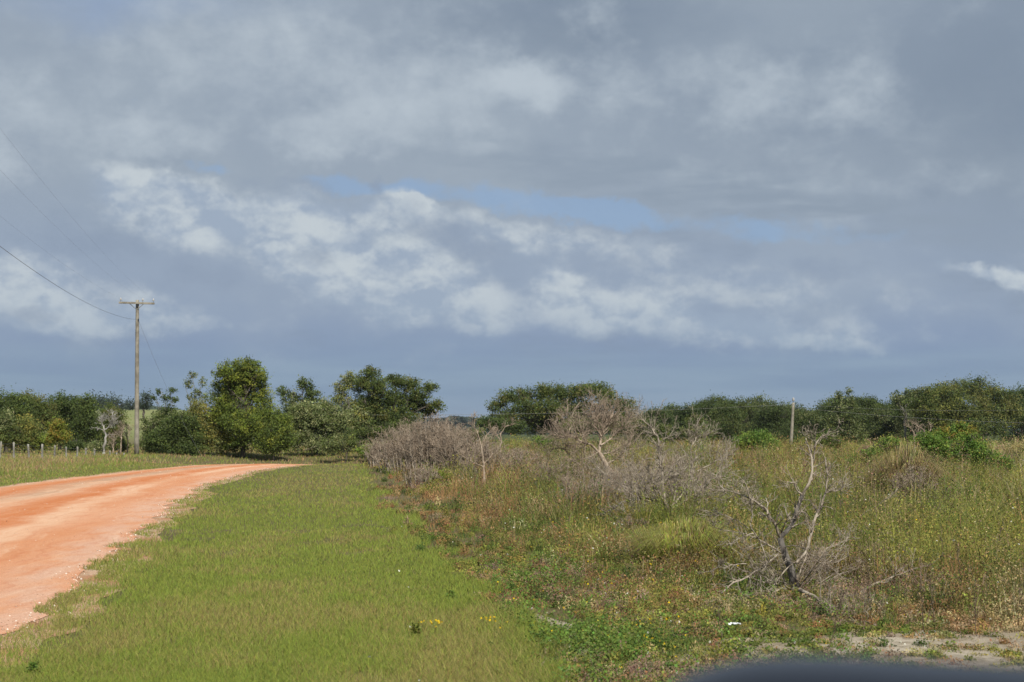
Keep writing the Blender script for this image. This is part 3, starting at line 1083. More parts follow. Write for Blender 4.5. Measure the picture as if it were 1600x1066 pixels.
# -- left group, from the left edge of the picture
LG = 'trees behind the wire fence on the left'
tree('oak_tree', 'dark green oak at the far left edge of the picture behind the fence', 'tree', 12, 112, [(-30, 640, 40, 34), (8, 634, 26, 26), (30, 645, 24, 30), (0, 670, 40, 26)], DARK + OAK[:2], LG, seed=1)
tree('oak_tree', 'round topped dark oak left of the yellowing sapling behind the fence', 'tree', 55, 116, [(48, 634, 22, 20), (62, 650, 26, 26), (45, 670, 24, 26)], OAK, LG, seed=2)
tree('oak_tree', 'tall dark oak directly behind the yellowing sapling', 'tree', 95, 122, [(92, 632, 26, 20), (112, 640, 20, 22), (80, 655, 24, 26), (108, 672, 26, 26)], DARK, LG, seed=3)
tree('oak_tree', 'dark oak with a domed top left of the white forked trunk', 'tree', 136, 118, [(134, 632, 15, 18), (140, 655, 22, 26), (128, 678, 22, 20), (150, 680, 18, 18)], DARK + OAK[:1], LG, seed=4)
tree('oak_tree', 'lower dark tree between the white forked trunk and the utility pole', 'tree', 176, 114, [(172, 650, 13, 20), (184, 662, 12, 24), (176, 685, 16, 20)], OAK, LG, seed=5)
tree('sapling', 'small yellowing sapling in front of the dark oaks behind the fence', 'tree', 88, 98, [(88, 668, 15, 13), (82, 682, 13, 12), (98, 682, 11, 12)], YELW + LIME[:1], None, trunk=.05, seed=6, sparse=.15)
for i_, (px, py, rx, ry, pl_) in enumerate([(18, 682, 26, 20, OAK), (40, 672, 14, 26, OLIV + OAK), (62, 690, 20, 13, LIME), (8, 655, 10, 20, GREY), (112, 694, 16, 11, DARK), (148, 698, 16, 9, GREY), (186, 694, 14, 12, OAK)]):
    tree('shrub', ['dark green shrub at the far left edge behind the fence posts', 'narrow olive green shrub behind the first fence posts', 'low bright shrub behind the fence left of the sapling',
                   'tall grey green bush at the left edge of the picture', 'dark low shrub right of the yellowing sapling', 'grey brown scrub at the foot of the white forked trunk',
                   'low green shrub between the white forked trunk and the utility pole'][i_], 'shrub', px, 101 + i_ % 3, [(px, py, rx, ry), (px + rx * .4, py + ry * .3, rx * .7, ry * .7)], pl_, 'shrubs along the wire fence', trunk=.04, seed=20 + i_)
# centre-left group
tree('shrub', 'dense dark green shrub just right of the utility pole', 'shrub', 278, 99, [(262, 684, 28, 26), (292, 676, 28, 30), (280, 702, 38, 12), (244, 694, 18, 18), (276, 662, 22, 18)], DARK + OAK[:1], trunk=.06, seed=31)
tree('shrub', 'grey green open shrub between the utility pole and the dense shrub', 'shrub', 236, 103, [(232, 672, 13, 18), (246, 660, 12, 16), (228, 696, 12, 14)], GREY + OAK[:1], trunk=.05, sparse=.35, seed=32)
tree('thin_tree', 'thin tree with small dark leaf tufts right of the utility pole', 'tree', 262, 106, [(248, 612, 5, 5), (268, 610, 8, 5), (258, 622, 7, 7), (272, 626, 6, 7), (240, 622, 5, 4), (262, 640, 14, 10), (250, 650, 12, 10)], DARK, trunk=.06, bark=M_palebark, cov=3.2, sparse=.3, clump=.25, seed=33)
tree('thin_tree', 'tall thin pale trunked tree left of the big leafy tree', 'tree', 304, 106, [(301, 586, 9, 6), (294, 600, 7, 9), (316, 598, 6, 8), (308, 615, 8, 9), (296, 622, 6, 8), (320, 620, 7, 8)], GREY + DARK[:1], trunk=.08, bark=M_palebark, cov=2.2, sparse=.35, clump=.25, seed=34)
tree('shrub', 'feathery yellow olive shrub left of the big leafy tree', 'shrub', 328, 101, [(330, 652, 22, 28), (318, 680, 20, 26), (340, 690, 18, 22), (306, 640, 14, 18), (312, 666, 18, 22), (300, 694, 18, 14)], OLIV + GREY[:1], trunk=.05, cov=4, sparse=.15, seed=35)
tree('leafy_tree', 'tallest tree in the left group, leafy and bright yellow green', 'tree', 380, 100, [(356, 582, 22, 18), (380, 594, 34, 24), (384, 574, 22, 15), (400, 588, 16, 16), (352, 612, 24, 22), (380, 606, 26, 24), (408, 618, 18, 22), (412, 648, 22, 24),
     (366, 648, 32, 30), (392, 668, 36, 30), (346, 670, 20, 26), (350, 636, 16, 22), (420, 668, 22, 26), (370, 692, 32, 18), (416, 690, 18, 16)], LIME + OAK[:1], trunk=.2, seed=36, clump=.34, sparse=.2)
tree('shrub', 'low bright green shrub right of the tallest leafy tree', 'shrub', 428, 98, [(430, 682, 22, 20), (440, 660, 16, 18), (424, 698, 24, 12), (446, 684, 16, 20)], LIME + OAK[:2], trunk=.05, seed=37)
tree('oak_tree', 'dark open topped tree behind the grey mossy tree', 'tree', 466, 112, [(442, 612, 10, 9), (474, 600, 13, 10), (456, 622, 15, 12), (486, 616, 13, 14), (460, 645, 26, 22), (486, 640, 20, 22), (448, 670, 22, 24), (470, 668, 26, 24)], DARK + GREY[:1], trunk=.14, clump=.32, sparse=.18, cov=4.2, seed=38)
tree('mossy_tree', 'grey green mossy tree with pale twigs behind the road bend', 'tree', 496, 103, [(480, 645, 24, 18), (500, 655, 26, 22), (470, 668, 22, 22), (520, 672, 24, 24), (492, 690, 40, 18), (455, 690, 22, 18), (530, 690, 24, 16), (505, 640, 26, 16), (474, 652, 24, 20), (528, 655, 22, 20)], GREY + OAK[:1], trunk=.12, cov=4.6, sparse=.1, clump=.35, bark=M_palebark, seed=39)
tree('oak_tree', 'pale half bare tree at the left side of the big spreading oak', 'tree', 536, 108, [(534, 606, 16, 12), (545, 592, 12, 12), (530, 625, 17, 14), (548, 645, 20, 20), (538, 672, 26, 24), (556, 656, 20, 22)], GREY + OLIV[:1], trunk=.12, cov=3.2, sparse=.25, clump=.3, bark=M_palebark, seed=40)
tree('oak_tree', 'big spreading dark oak at the right end of the left tree group', 'tree', 592, 110, [(560, 600, 22, 15), (578, 584, 16, 14), (590, 606, 20, 16), (618, 598, 22, 15), (642, 602, 16, 13), (654, 618, 20, 13), (672, 606, 11, 10), (682, 634, 12, 10), (664, 640, 18, 14),
     (610, 626, 26, 18), (640, 632, 24, 16), (578, 632, 26, 20), (568, 660, 26, 18), (600, 660, 34, 22), (630, 654, 28, 18), (568, 640, 28, 24)], OAK + DARK, trunk=.24, clump=.36, sparse=.1, cov=4.6, seed=41)
tree('shrub', 'dark shrub below the big spreading oak behind the dead bushes', 'shrub', 570, 99, [(560, 684, 24, 14), (590, 676, 26, 14), (620, 668, 24, 10)], DARK + OAK, trunk=.05, seed=42)
tree('shrub', 'low grey green scrub filling the gap under the mossy tree', 'shrub', 540, 97, [(520, 696, 22, 10), (548, 694, 20, 11), (575, 700, 16, 6)], GREY + OAK, trunk=.04, seed=43)
tree('shrub', 'low dark scrub behind the dead bushes right of the spreading oak', 'shrub', 660, 128, [(640, 682, 26, 12), (670, 686, 28, 10), (700, 686, 28, 9), (725, 684, 24, 10), (744, 680, 16, 12)], DARK + OAK, trunk=.05, seed=44)
# middle oak
tree('oak_tree', 'wide domed oak standing alone in the middle of the picture', 'tree', 868, 150, [(776, 634, 14, 10), (792, 622, 16, 12), (814, 618, 18, 14), (850, 614, 24, 15), (880, 616, 22, 14), (906, 612, 20, 12), (936, 610, 24, 13), (950, 624, 18, 14),
     (976, 636, 20, 14), (820, 640, 26, 16), (858, 640, 32, 18), (900, 640, 32, 18), (944, 648, 28, 16), (790, 654, 24, 12), (850, 664, 36, 14), (910, 666, 36, 14), (975, 660, 24, 14)], OAK + DARK, trunk=.3, clump=.5, cov=5, sparse=.12, seed=50)
tree('shrub', 'dark shrub left of the domed middle oak', 'shrub', 768, 140, [(756, 660, 14, 9), (778, 664, 20, 11), (804, 668, 22, 11)], DARK, trunk=.06, seed=51)
tree('shrub', 'dark scrub right of the domed middle oak', 'shrub', 990, 145, [(968, 668, 26, 12), (1000, 666, 22, 12), (1025, 672, 22, 10)], DARK + OAK, trunk=.06, seed=52)
# treeline across the field on the right
TRL = [(.062, .086, .024), (.080, .104, .028), (.050, .070, .022), (.098, .115, .032)]
RL = 'trees in the dense treeline across the field'
TL = np.array([(1000, 640), (1040, 636), (1075, 625), (1110, 619), (1150, 623), (1190, 622), (1230, 629), (1270, 630), (1300, 622), (1330, 612), (1360, 624), (1395, 620), (1420, 612), (1450, 604), (1480, 598), (1520, 592), (1560, 600), (1600, 604), (1700, 598), (1800, 610)], float)
rt = np.random.default_rng(5)
marks = [(1000, 'left end of the treeline'), (1237, 'far small pole'), (1327, 'slender tall tree'), (1412, 'bushy topped grey tree'), (1520, 'largest domed oak')]
ranks = ['first', 'second', 'third', 'fourth', 'fifth', 'sixth', 'seventh', 'eighth']
rows = {0: [], 1: [], 2: []}
for i_ in range(36):
    px = 1012 + i_ * 21 + rt.normal() * 5
    if not 1480 < px < 1580:
        rows[i_ % 3].append(px)
for row in rows:
    count = {}
    for i_, px in enumerate(rows[row]):
        mk = [m_ for m_ in marks if m_[0] <= px][-1] if px >= 1000 else marks[0]
        count[mk[0]] = count.get(mk[0], 0) + 1
        Yt = [188, 204, 222][row] + rt.normal() * 4
        top = float(np.interp(px, TL[:, 0], TL[:, 1])) + [8, 3, 0][row] + abs(rt.normal()) * 4.5 - 2
        wdt = 24 + rt.random() * 10
        bl = [(px, top + 8, wdt * .6, 9), (px - wdt * .45, top + 15, wdt * .5, 10), (px + wdt * .5, top + 17, wdt * .5, 11),
              (px, top + 30, wdt * .85, 16), (px - wdt * .4, top + 46, wdt * .7, 16), (px + wdt * .4, top + 50, wdt * .7, 16), (px, 686, wdt * .9, 12)]
        pk = rt.integers(0, 4)
        lab = '%s oak, %s row of the treeline, %s right of the %s' % (['dark', 'mid green', 'deep green', 'grey green'][pk], ['front', 'middle', 'rear'][row], ranks[count[mk[0]] - 1], mk[1])
        if mk[0] == 1000:
            lab = lab.replace(' right of the left end of the treeline', ' from its left end')
        tree('oak_tree', lab, 'tree', px, Yt, bl, [TRL[:3], TRL, TRL[::2], TRL + GREY[:1]][pk], RL, cov=4.5, clump=.55, trunk=.22, seed=60 + i_ * 3 + row, leafk=.85)
tree('oak_tree', 'largest domed oak rising above the treeline at the right', 'tree', 1520, 182, [(1520, 608, 40, 17), (1482, 618, 26, 16), (1560, 620, 32, 16), (1500, 640, 40, 20), (1550, 644, 42, 20), (1520, 668, 60, 22), (1578, 640, 24, 18), (1468, 650, 24, 22)], TRL + OAK[2:] + OLIV[1:2], RL, cov=5, clump=.6, trunk=.35, seed=110)
tree('oak_tree', 'yellowish round tree left of the largest domed oak', 'tree', 1452, 180, [(1448, 616, 18, 12), (1440, 634, 22, 16), (1456, 655, 24, 20)], OAK + TRL + OLIV[1:2], RL, cov=4.5, clump=.5, trunk=.2, seed=111)
tree('thin_tree', 'slender tree poking above the treeline right of the far pole', 'tree', 1327, 186, [(1326, 612, 5, 7), (1310, 620, 8, 8), (1328, 628, 9, 10), (1318, 645, 14, 16)], GREY + DARK, None, cov=3.5, clump=.4, trunk=.12, sparse=.15, seed=112)
tree('thin_tree', 'bushy topped grey green tree above the treeline left of the domed oak', 'tree', 1412, 184, [(1400, 619, 10, 8), (1420, 614, 9, 8), (1410, 630, 14, 12), (1410, 650, 18, 16)], GREY + DARK, None, cov=3.2, clump=.4, trunk=.14, sparse=.2, bark=M_palebark, seed=113)
tree('leafy_tree', 'lighter green tree in front of the treeline at its left end', 'tree', 1092, 172, [(1088, 662, 16, 14), (1100, 676, 20, 12), (1078, 678, 16, 12)], FRESH[1:2] + OAK, None, cov=4.5, clump=.4, trunk=.14, seed=114)

# distant trees
tree('round_tree', 'small dark round tree alone on the distant pasture beside the utility pole', 'tree', 226, 330, [(226, 626, 8, 10), (226, 634, 7, 7)], BLUE + DARK[:1], None, cov=6, clump=.8, trunk=.3, seed=120)
for i_, (px, Yt, bl) in enumerate([(150, 420, [(148, 627, 11, 7), (160, 631, 8, 6)]), (186, 430, [(180, 631, 8, 6), (190, 634, 7, 5)]), (172, 300, [(171, 630, 6, 8)]), (203, 440, [(202, 635, 8, 5), (212, 636, 6, 4)])]):
    tree('distant_tree', ['bluish distant tree above the oaks left of the utility pole', 'flat bluish distant tree just left of the utility pole', 'small rounded distant tree above the white forked trunk', 'lowest distant tree touching the utility pole'][i_],
         'tree', px, Yt, bl, BLUE, 'distant trees on the pasture rise', cov=6, clump=1.2, trunk=.4, seed=130 + i_)
# far wood on the horizon
mb = MB()
rf = np.random.default_rng(9)
for (xa, xb_, Yf, pt_, hgt) in ((-420, 2000, 900, 668, 9), (600, 1150, 1300, 655, 12), (690, 740, 1250, 652, 10), (1000, 1060, 700, 640, 10)):
    n = int((xb_ - xa) * 45)
    px = xa + (xb_ - xa) * rf.random(n)
    top = pt_ + 5 * (fbm(px, px * 0 + Yf, 30, 4) - .5) * 2
    if xb_ - xa < 100:
        top = top + 9 * ((px - (xa + xb_) / 2) / ((xb_ - xa) / 2)) ** 2
    py = top + (679 - top) * rf.random(n) ** 1.2
    Pq = W(px, py, Yf + rf.normal(size=n) * 12)
    leaves(mb, Pq, Yf * .0011, vary(np.array(BLUE)[rf.integers(0, 2, n)], rf, .25, .05), up=.3, long=1.2, r=rf)
tag(mb.build('far_wood', M_leaf), 'far off bluish band of woods on the horizon', 'woods', kind='stuff')

# shrubs in the field
FG = 'green shrubs in the field'
tree('shrub', 'bright green shrub left of the far small pole', 'shrub', 1180, 92, [(1162, 690, 18, 11), (1184, 684, 20, 11), (1204, 694, 18, 9), (1180, 698, 30, 8)], FRESH, FG, trunk=.04, seed=140)
tree('shrub', 'rounded dark green shrub right of the far small pole', 'shrub', 1296, 92, [(1290, 688, 18, 10), (1308, 692, 14, 9)], FRESH[1:] + OAK, FG, trunk=.04, seed=141)
tree('shrub', 'yellow topped bush behind the bright green bushes at the right', 'shrub', 1480, 70, [(1478, 680, 22, 13), (1500, 672, 15, 12), (1458, 688, 22, 11), (1515, 678, 12, 12)], YELW + FRESH, None, trunk=.05, seed=142, clump=.3, leafk=1.1)
tree('shrub', 'widest bright green bush in the field at the right', 'shrub', 1478, 52, [(1470, 708, 32, 22), (1498, 722, 32, 24), (1450, 690, 28, 15), (1518, 698, 24, 22), (1480, 730, 34, 16), (1530, 725, 24, 18)], FRESH, FG, trunk=.05, seed=143, clump=.24, leafk=1.15, sparse=.1)
tree('shrub', 'bright green bush near the right edge of the field', 'shrub', 1560, 48, [(1545, 724, 26, 20), (1570, 732, 18, 18), (1535, 712, 18, 14), (1552, 742, 24, 12)], FRESH + DARK[:1], FG, trunk=.05, seed=144, clump=.24, leafk=1.15, sparse=.15)
tree('shrub', 'low green bush left of the dry brown grass clump', 'shrub', 1345, 56, [(1335, 720, 16, 12), (1360, 712, 16, 12), (1392, 694, 22, 12), (1375, 704, 16, 10)], FRESH + OLIV[:1], FG, trunk=.04, seed=145, clump=.22, leafk=1.1, sparse=.25)
tree('shrub', 'small green shrub below the domed middle oak at the field edge', 'shrub', 846, 110, [(846, 688, 12, 8), (864, 692, 12, 5)], FRESH, FG, trunk=.04, seed=146)
tree('shrub', 'yellow green feathery weed bush beside the dead bushes on the left', 'shrub', 684, 41, [(684, 745, 20, 12), (672, 755, 18, 12)], [(.2, .22, .04), (.15, .19, .03)], None, trunk=.03, seed=147, clump=.2, leafk=.9, cov=4)
tree('shrub', 'small yellow green bush at the right edge of the mown verge', 'shrub', 578, 72, [(572, 704, 18, 9), (592, 700, 14, 8)], [(.2, .22, .04), (.12, .19, .03)], None, trunk=.03, seed=148, clump=.25)


def tussock(name, label, px, py, hpx, wpx, cols, n=5200, lean=.75, seed=0, core=None):
    r = np.random.default_rng(seed)
    Y = EYE * F / (py - 675)
    x0 = (px - 800) / F * Y
    s = Y / F
    base = np.array([x0, Y, float(H(x0, Y))])
    mb = MB()
    a = r.random(n) * 6.283
    q = np.sqrt(r.random(n))
    P = base + np.stack([np.cos(a) * q * wpx * s * .34, np.sin(a) * q * wpx * s * .3, 0 * a], -1)
    hh = hpx * s * (.3 + .72 * r.random(n) ** 1.3) * (1.05 - .45 * q) * (.6 + .8 * fbm(P[:, 0], P[:, 1], .3 * Y / 16, 2))
    K = vary(np.array(cols)[r.integers(0, len(cols), n)], r)
    # three-piece arching blades leaning outwards
    out_ = np.stack([np.cos(a), np.sin(a), 0 * a], -1) * q[:, None] + r.normal(size=(n, 3)) * .3
    out_[:, 2] = 0
    w = .0016 + Y * .00022
    sd_ = unit(np.cross(out_ + 1e-4, np.array([0, 0, 1.0]))) * w * .5
    L = hh[:, None] * lean
    Z = np.array([0, 0, 1.0])
    p1 = P + Z * hh[:, None] * .5 + out_ * L * .25
    p2 = P + Z * hh[:, None] * .92 + out_ * L * .6
    p3 = P + Z * hh[:, None] * (.55 + .4 * r.random((n, 1))) + out_ * L * 1.15
    V = np.stack([P - sd_, P + sd_, p1 - sd_, p1 + sd_, p2 - sd_ * .8, p2 + sd_ * .8, p3], 1)
    i = np.arange(n)[:, None] * 7
    T = np.concatenate([i + np.array(t) for t in ((0, 1, 3), (0, 3, 2), (2, 3, 5), (2, 5, 4), (4, 5, 6))], 0)
    mb.add(V, T, np.repeat(K, 7, 0))
    return tag(mb.build(name, M_grass), label, 'grass clump')


tussock('grass_clump', 'drooping yellow green grass clump in front of the middle dead tree', 1062, 893, 104, 150, [(.36, .38, .08), (.28, .31, .06), (.42, .34, .15), (.20, .17, .07)], 8500, .85, 1)
tussock('grass_clump', 'big dry brown grass clump in front of the bright green bushes', 1412, 783, 98, 110, [(.36, .26, .14), (.25, .17, .10), (.14, .095, .06), (.42, .34, .17), (.20, .20, .06)], 5000, .8, 2)
tussock('grass_clump', 'pale straw clump at the right edge of the field', 1590, 722, 38, 60, [(.40, .32, .15), (.28, .25, .09)], 3000, .5, 3)
tussock('grass_clump', 'small pinkish dry tuft just left of the bright green bushes', 1352, 718, 28, 30, [(.35, .25, .17), (.27, .2, .12)], 1600, .5, 4)

M_twig = bark_mat('grey_twigs', (.155, .115, .080), (.40, .32, .24), 20)

# ================================================================ dead trees
def Z5(x, y):
    return 1050 + x / 2.5025, 640 + y / 2.5025


def Z6(x, y):
    return 550 + x / 2.5016, 640 + y / 2.5016


def Z3(x, y):
    return 840 + x / 5.0, 630 + y / 5.0


def limb(pts, conv, Y, dy=0.0, m=10, r=None):
    """limb traced in the picture, leaning away or towards the camera by dy metres"""
    r = r or rng
    n = len(pts)
    P = np.array([W(*conv(*p), Y + dy * i / max(1, n - 1)) for i, p in enumerate(pts)])
    P = resample(P, m)
    P[1:] += r.normal(size=(m - 1, 3)) * .004 * Y / 14
    return P


def dead_tree(name, label, Y, conv, trunk_pts, r0, r1, limbs, twigs, seed, tw=(.10, .45), group=None, dark=True, twr=.0025, up=.2, cat='dead tree'):
    r = np.random.default_rng(seed)
    tp = limb(trunk_pts, conv, Y, 0, 9, r)
    tp[0, 2] = min(tp[0, 2], float(H(tp[0, 0], tp[0, 1])) + .0)
    tp[0, 2] = float(H(tp[0, 0], tp[0, 1])) - .04
    base = tp[0].copy()
    root = empty(name, base, label, cat, group)
    mb = MB()
    rad = np.linspace(r0, r1, 9)
    rad[0] *= 1.45
    rad[1] *= 1.12
    tubes(mb, tp, rad[None], (.5, .5, .5), 9)
    mb.build('trunk', M_trunkdark if dark else M_twig, root, smooth=True)
    mb = MB()
    PT, RD = [], []
    for L in limbs:
        pts, ra, rb, dy = L[:4]
        q_ = limb(pts, conv, Y + (L[4] if len(L) > 4 else 0), dy, 10, r)
        PT.append(q_)
        RD.append(np.linspace(ra, rb, 10))
    PT, RD = np.array(PT), np.array(RD)
    if dark:
        ml = MB()
        tubes(ml, PT[:1], RD[:1] * 1.03, (.5, .5, .5), 8)
        ml.build('limb', M_trunkdark, root, smooth=True)
        tubes(mb, PT[1:], RD[1:], (.5, .5, .5), 6)
    else:
        tubes(mb, PT, RD, (.5, .5, .5), 6)
    b1, q1 = spawn(PT, RD, twigs, tw[0], tw[1], 50, up, .28, m=6, rk=.55, r=r, rmax=twr * 3.2)
    tubes(mb, b1, np.maximum(q1, twr * .8), (.5, .5, .5), 4)
    b2, q2 = spawn(b1, q1, twigs * 3, tw[0] * .5, tw[1] * .5, 50, up * .7, .3, m=5, rk=.6, r=r, rmax=twr * 2)
    tubes(mb, b2, np.maximum(q2, twr * .6), (.5, .5, .5), 3)
    b3, q3 = spawn(b2, q2, twigs * 5, tw[0] * .25, tw[1] * .25, 50, .1, .3, m=4, rk=.7, r=r, rmax=twr * 1.3)
    tubes(mb, b3, np.maximum(q3, twr * .45), (.5, .5, .5), 3)
    mb.build('branches', M_dead if dark else M_twig, root, smooth=True)
    return root


dead_tree('dead_tree', 'nearest bare dead tree with a dark leaning trunk at the lower right', 13.9, Z5,
          [(486, 725), (476, 660), (458, 605), (436, 550), (424, 503)], .046, .030,
          [([(424, 503), (455, 470), (478, 425), (495, 370), (510, 335)], .024, .017, .1),
           ([(510, 335), (535, 290), (548, 245), (550, 200), (540, 165), (522, 110)], .016, .005, .1, .1),
           ([(510, 335), (485, 315), (478, 280), (462, 285), (450, 285)], .010, .004, -.2, .1),
           ([(548, 215), (558, 160), (562, 90)], .010, .004, -.1, .2),
           ([(556, 150), (575, 110), (600, 98), (628, 84)], .009, .004, .1, .2),
           ([(600, 98), (615, 100), (630, 106)], .006, .003, .0, .3),
           ([(424, 500), (405, 455), (372, 400), (345, 372), (305, 348)], .017, .010, -.3),
           ([(305, 348), (292, 300), (282, 280), (262, 262)], .009, .004, -.1, -.3),
           ([(305, 348), (255, 325), (205, 315), (185, 295), (172, 255)], .008, .003, .3, -.3),
           ([(310, 440), (311, 400), (312, 355)], .007, .005, .0, -.3),
           ([(372, 410), (373, 370), (368, 345)], .006, .004, .1, -.2),
           ([(428, 480), (440, 450), (458, 412)], .008, .005, -.2),
           ([(486, 600), (525, 560), (540, 505), (552, 450), (566, 400), (585, 378)], .014, .013, .3),
           ([(585, 378), (600, 330), (606, 285), (606, 235), (598, 190)], .012, .005, .1, .3),
           ([(603, 322), (625, 318), (660, 312), (690, 296), (705, 286)], .008, .003, .2, .35),
           ([(585, 378), (605, 380), (630, 390)], .005, .003, -.1, .3),
           ([(600, 325), (615, 300), (635, 282)], .005, .003, -.1, .3),
           ([(424, 560), (395, 540), (350, 515), (318, 480), (305, 445)], .010, .006, -.3),
           ([(318, 485), (285, 497), (240, 520), (215, 528)], .007, .003, -.2, -.3),
           ([(350, 515), (300, 490), (240, 478), (190, 470), (155, 452)], .006, .003, .2, -.2),
           ([(300, 465), (265, 440), (210, 412), (150, 410)], .005, .003, .2, -.2),
           ([(415, 565), (385, 590), (345, 622), (300, 655), (240, 675), (190, 722)], .010, .007, -.5),
           ([(300, 655), (350, 672), (412, 684)], .006, .006, .2, -.3),
           ([(345, 510), (362, 560), (380, 600), (400, 640)], .006, .003, -.2, -.2),
           ([(290, 603), (250, 606), (200, 616), (160, 622)], .006, .003, .0, -.4),
           ([(432, 697), (395, 715), (350, 738), (310, 755), (245, 768)], .009, .004, -.5, -.1),
           ([(470, 605), (430, 640), (395, 690), (378, 725), (378, 765)], .007, .003, -.3, -.1),
           ([(345, 650), (348, 690), (346, 725)], .005, .003, 0, -.4),
           ([(470, 600), (500, 600), (540, 592), (600, 600), (640, 580)], .008, .004, .4),
           ([(500, 640), (515, 600), (530, 560), (540, 590), (575, 640)], .008, .005, .2),
           ([(530, 560), (580, 590), (640, 600), (690, 575)], .007, .003, .5, .2),
           ([(560, 590), (610, 615), (650, 640)], .006, .003, .3, .2),
           ([(600, 545), (640, 530), (680, 510)], .005, .002, .3, .3),
           ([(655, 545), (675, 520), (697, 480)], .005, .003, .2, .6),
           ([(440, 540), (470, 530), (530, 545)], .006, .003, -.3)],
          460, 1, tw=(.05, .32), twr=.0030, up=.10)
dead_tree('dead_tree', 'grey dead tree with long low arching limbs in the middle of the brush', 23.0, Z6,
          [(1245, 470), (1240, 425), (1232, 392), (1225, 360)], .060, .040,
          [([(1228, 372), (1190, 350), (1150, 345), (1100, 350), (1050, 368), (1005, 395), (985, 410)], .030, .012, -.8),
           ([(1180, 352), (1140, 368), (1100, 395), (1075, 425), (1060, 455)], .014, .007, -.9),
           ([(1225, 365), (1216, 300), (1212, 240), (1205, 190), (1198, 140)], .022, .013, .3),
           ([(1198, 140), (1190, 100), (1168, 68), (1140, 45), (1118, 12)], .014, .005, .2, .3),
           ([(1200, 130), (1225, 110), (1255, 115), (1270, 100)], .010, .005, -.2, .3),
           ([(1190, 95), (1175, 85), (1150, 90)], .008, .003, .2, .4),
           ([(1245, 380), (1285, 345), (1310, 300), (1325, 255), (1330, 215), (1350, 185)], .022, .008, .6),
           ([(1330, 215), (1325, 150), (1345, 110), (1350, 40)], .009, .003, .3, .6),
           ([(1340, 170), (1365, 130), (1385, 92)], .008, .003, .1, .7),
           ([(1350, 240), (1400, 215), (1440, 190), (1478, 145)], .009, .003, .3, .6),
           ([(1250, 388), (1300, 360), (1350, 325), (1400, 275), (1425, 262), (1458, 258)], .022, .008, .2),
           ([(1425, 262), (1445, 235), (1470, 215)], .007, .003, .2, .2),
           ([(1458, 270), (1470, 300), (1500, 320), (1560, 335)], .006, .003, -.3, .2),
           ([(1235, 385), (1205, 335), (1182, 290), (1160, 262)], .018, .006, -.4),
           ([(1250, 395), (1262, 330), (1270, 270), (1290, 200)], .012, .004, .8),
           ([(1230, 400), (1180, 330), (1120, 250), (1060, 170)], .010, .003, 1.0),
           ([(1230, 400), (1130, 330), (1040, 290), (980, 250), (940, 200)], .010, .003, 1.2),
           ([(1250, 395), (1320, 380), (1380, 400), (1430, 425)], .010, .004, -.4)],
          620, 2, tw=(.15, .65), twr=.0034, up=.3)
dead_tree('dead_tree', 'dead tree with tangled grey crown just left of the arching dead tree', 34.0, Z3,
          [(620, 700), (590, 600), (545, 490), (480, 390)], .075, .05,
          [([(480, 390), (490, 320), (500, 240), (540, 160), (580, 110), (600, 35)], .04, .010, .4),
           ([(500, 260), (455, 190), (440, 130), (460, 10)], .02, .007, .3),
           ([(480, 390), (420, 330), (350, 300), (270, 250), (190, 260), (100, 240)], .03, .008, -.8),
           ([(350, 300), (360, 230), (420, 200), (440, 180)], .016, .006, .5),
           ([(300, 380), (240, 400), (200, 350), (90, 360)], .014, .006, -.4),
           ([(490, 330), (560, 290), (620, 220), (720, 140)], .022, .008, .5),
           ([(500, 400), (570, 390), (600, 370)], .02, .008, .1),
           ([(460, 640), (430, 570), (380, 540), (340, 550)], .016, .008, -.2),
           ([(540, 480), (640, 420), (700, 330), (740, 250)], .018, .006, .7),
           ([(240, 250), (250, 170), (230, 110)], .012, .004, .1),
           ([(480, 380), (400, 420), (330, 440), (260, 440)], .014, .005, -.6)],
          420, 3, tw=(.25, .95), twr=.0052, up=.25, dark=False)


def dead_bush(label, px, py, wpx, hpx, n, seed, group='dead bushes along the verge', root_=.36):
    r = np.random.default_rng(seed)
    Y = EYE * F / (py - 675)
    s = Y / F
    x0 = (px - 800) * s
    base = np.array([x0, Y, float(H(x0, Y))])
    root = empty('dead_bush', base, label, 'dead bush', group)
    m = 9
    a = r.random(n) * 6.283
    q = r.random(n) ** .6
    tip = base + np.stack([np.cos(a) * q * wpx * s * .5, np.sin(a) * q * wpx * s * .45, hpx * s * (.62 + .42 * r.random(n)) * np.sqrt(1 - .55 * q * q)], -1)
    st = base + np.stack([np.cos(a) * q * wpx * s * root_, np.sin(a) * q * wpx * s * root_, 0 * a], -1)
    t = np.linspace(0, 1, m)[None, :, None]
    PT = st[:, None] * (1 - t) + tip[:, None] * t
    PT[..., 2] += (np.sin(t[..., 0] * math.pi) * .10 * hpx * s * r.random((n, 1)))
    PT[:, 1:] += np.cumsum(r.normal(size=(n, m - 1, 3)) * .02 * hpx * s * .5, 1)
    RD = (.014 + .012 * r.random((n, 1))) * np.linspace(1, .25, m)[None] * (Y / 45)
    mb = MB()
    tubes(mb, PT, RD, (.5, .5, .5), 4)
    mb.build('stems', M_dead, root)
    mb = MB()
    h_ = hpx * s
    b1, q1 = spawn(PT, RD, n * 9, h_ * .14, h_ * .48, 58, .12, .3, m=6, rk=.6, r=r)
    tubes(mb, b1, np.maximum(q1, .0045 * Y / 45), (.5, .5, .5), 3)
    b2, q2 = spawn(b1, q1, n * 42, h_ * .06, h_ * .22, 55, .1, .32, m=4, rk=.7, r=r)
    tubes(mb, b2, np.maximum(q2, .0036 * Y / 45), (.5, .5, .5), 3)
    mb.build('twigs', M_twig, root)
    return root


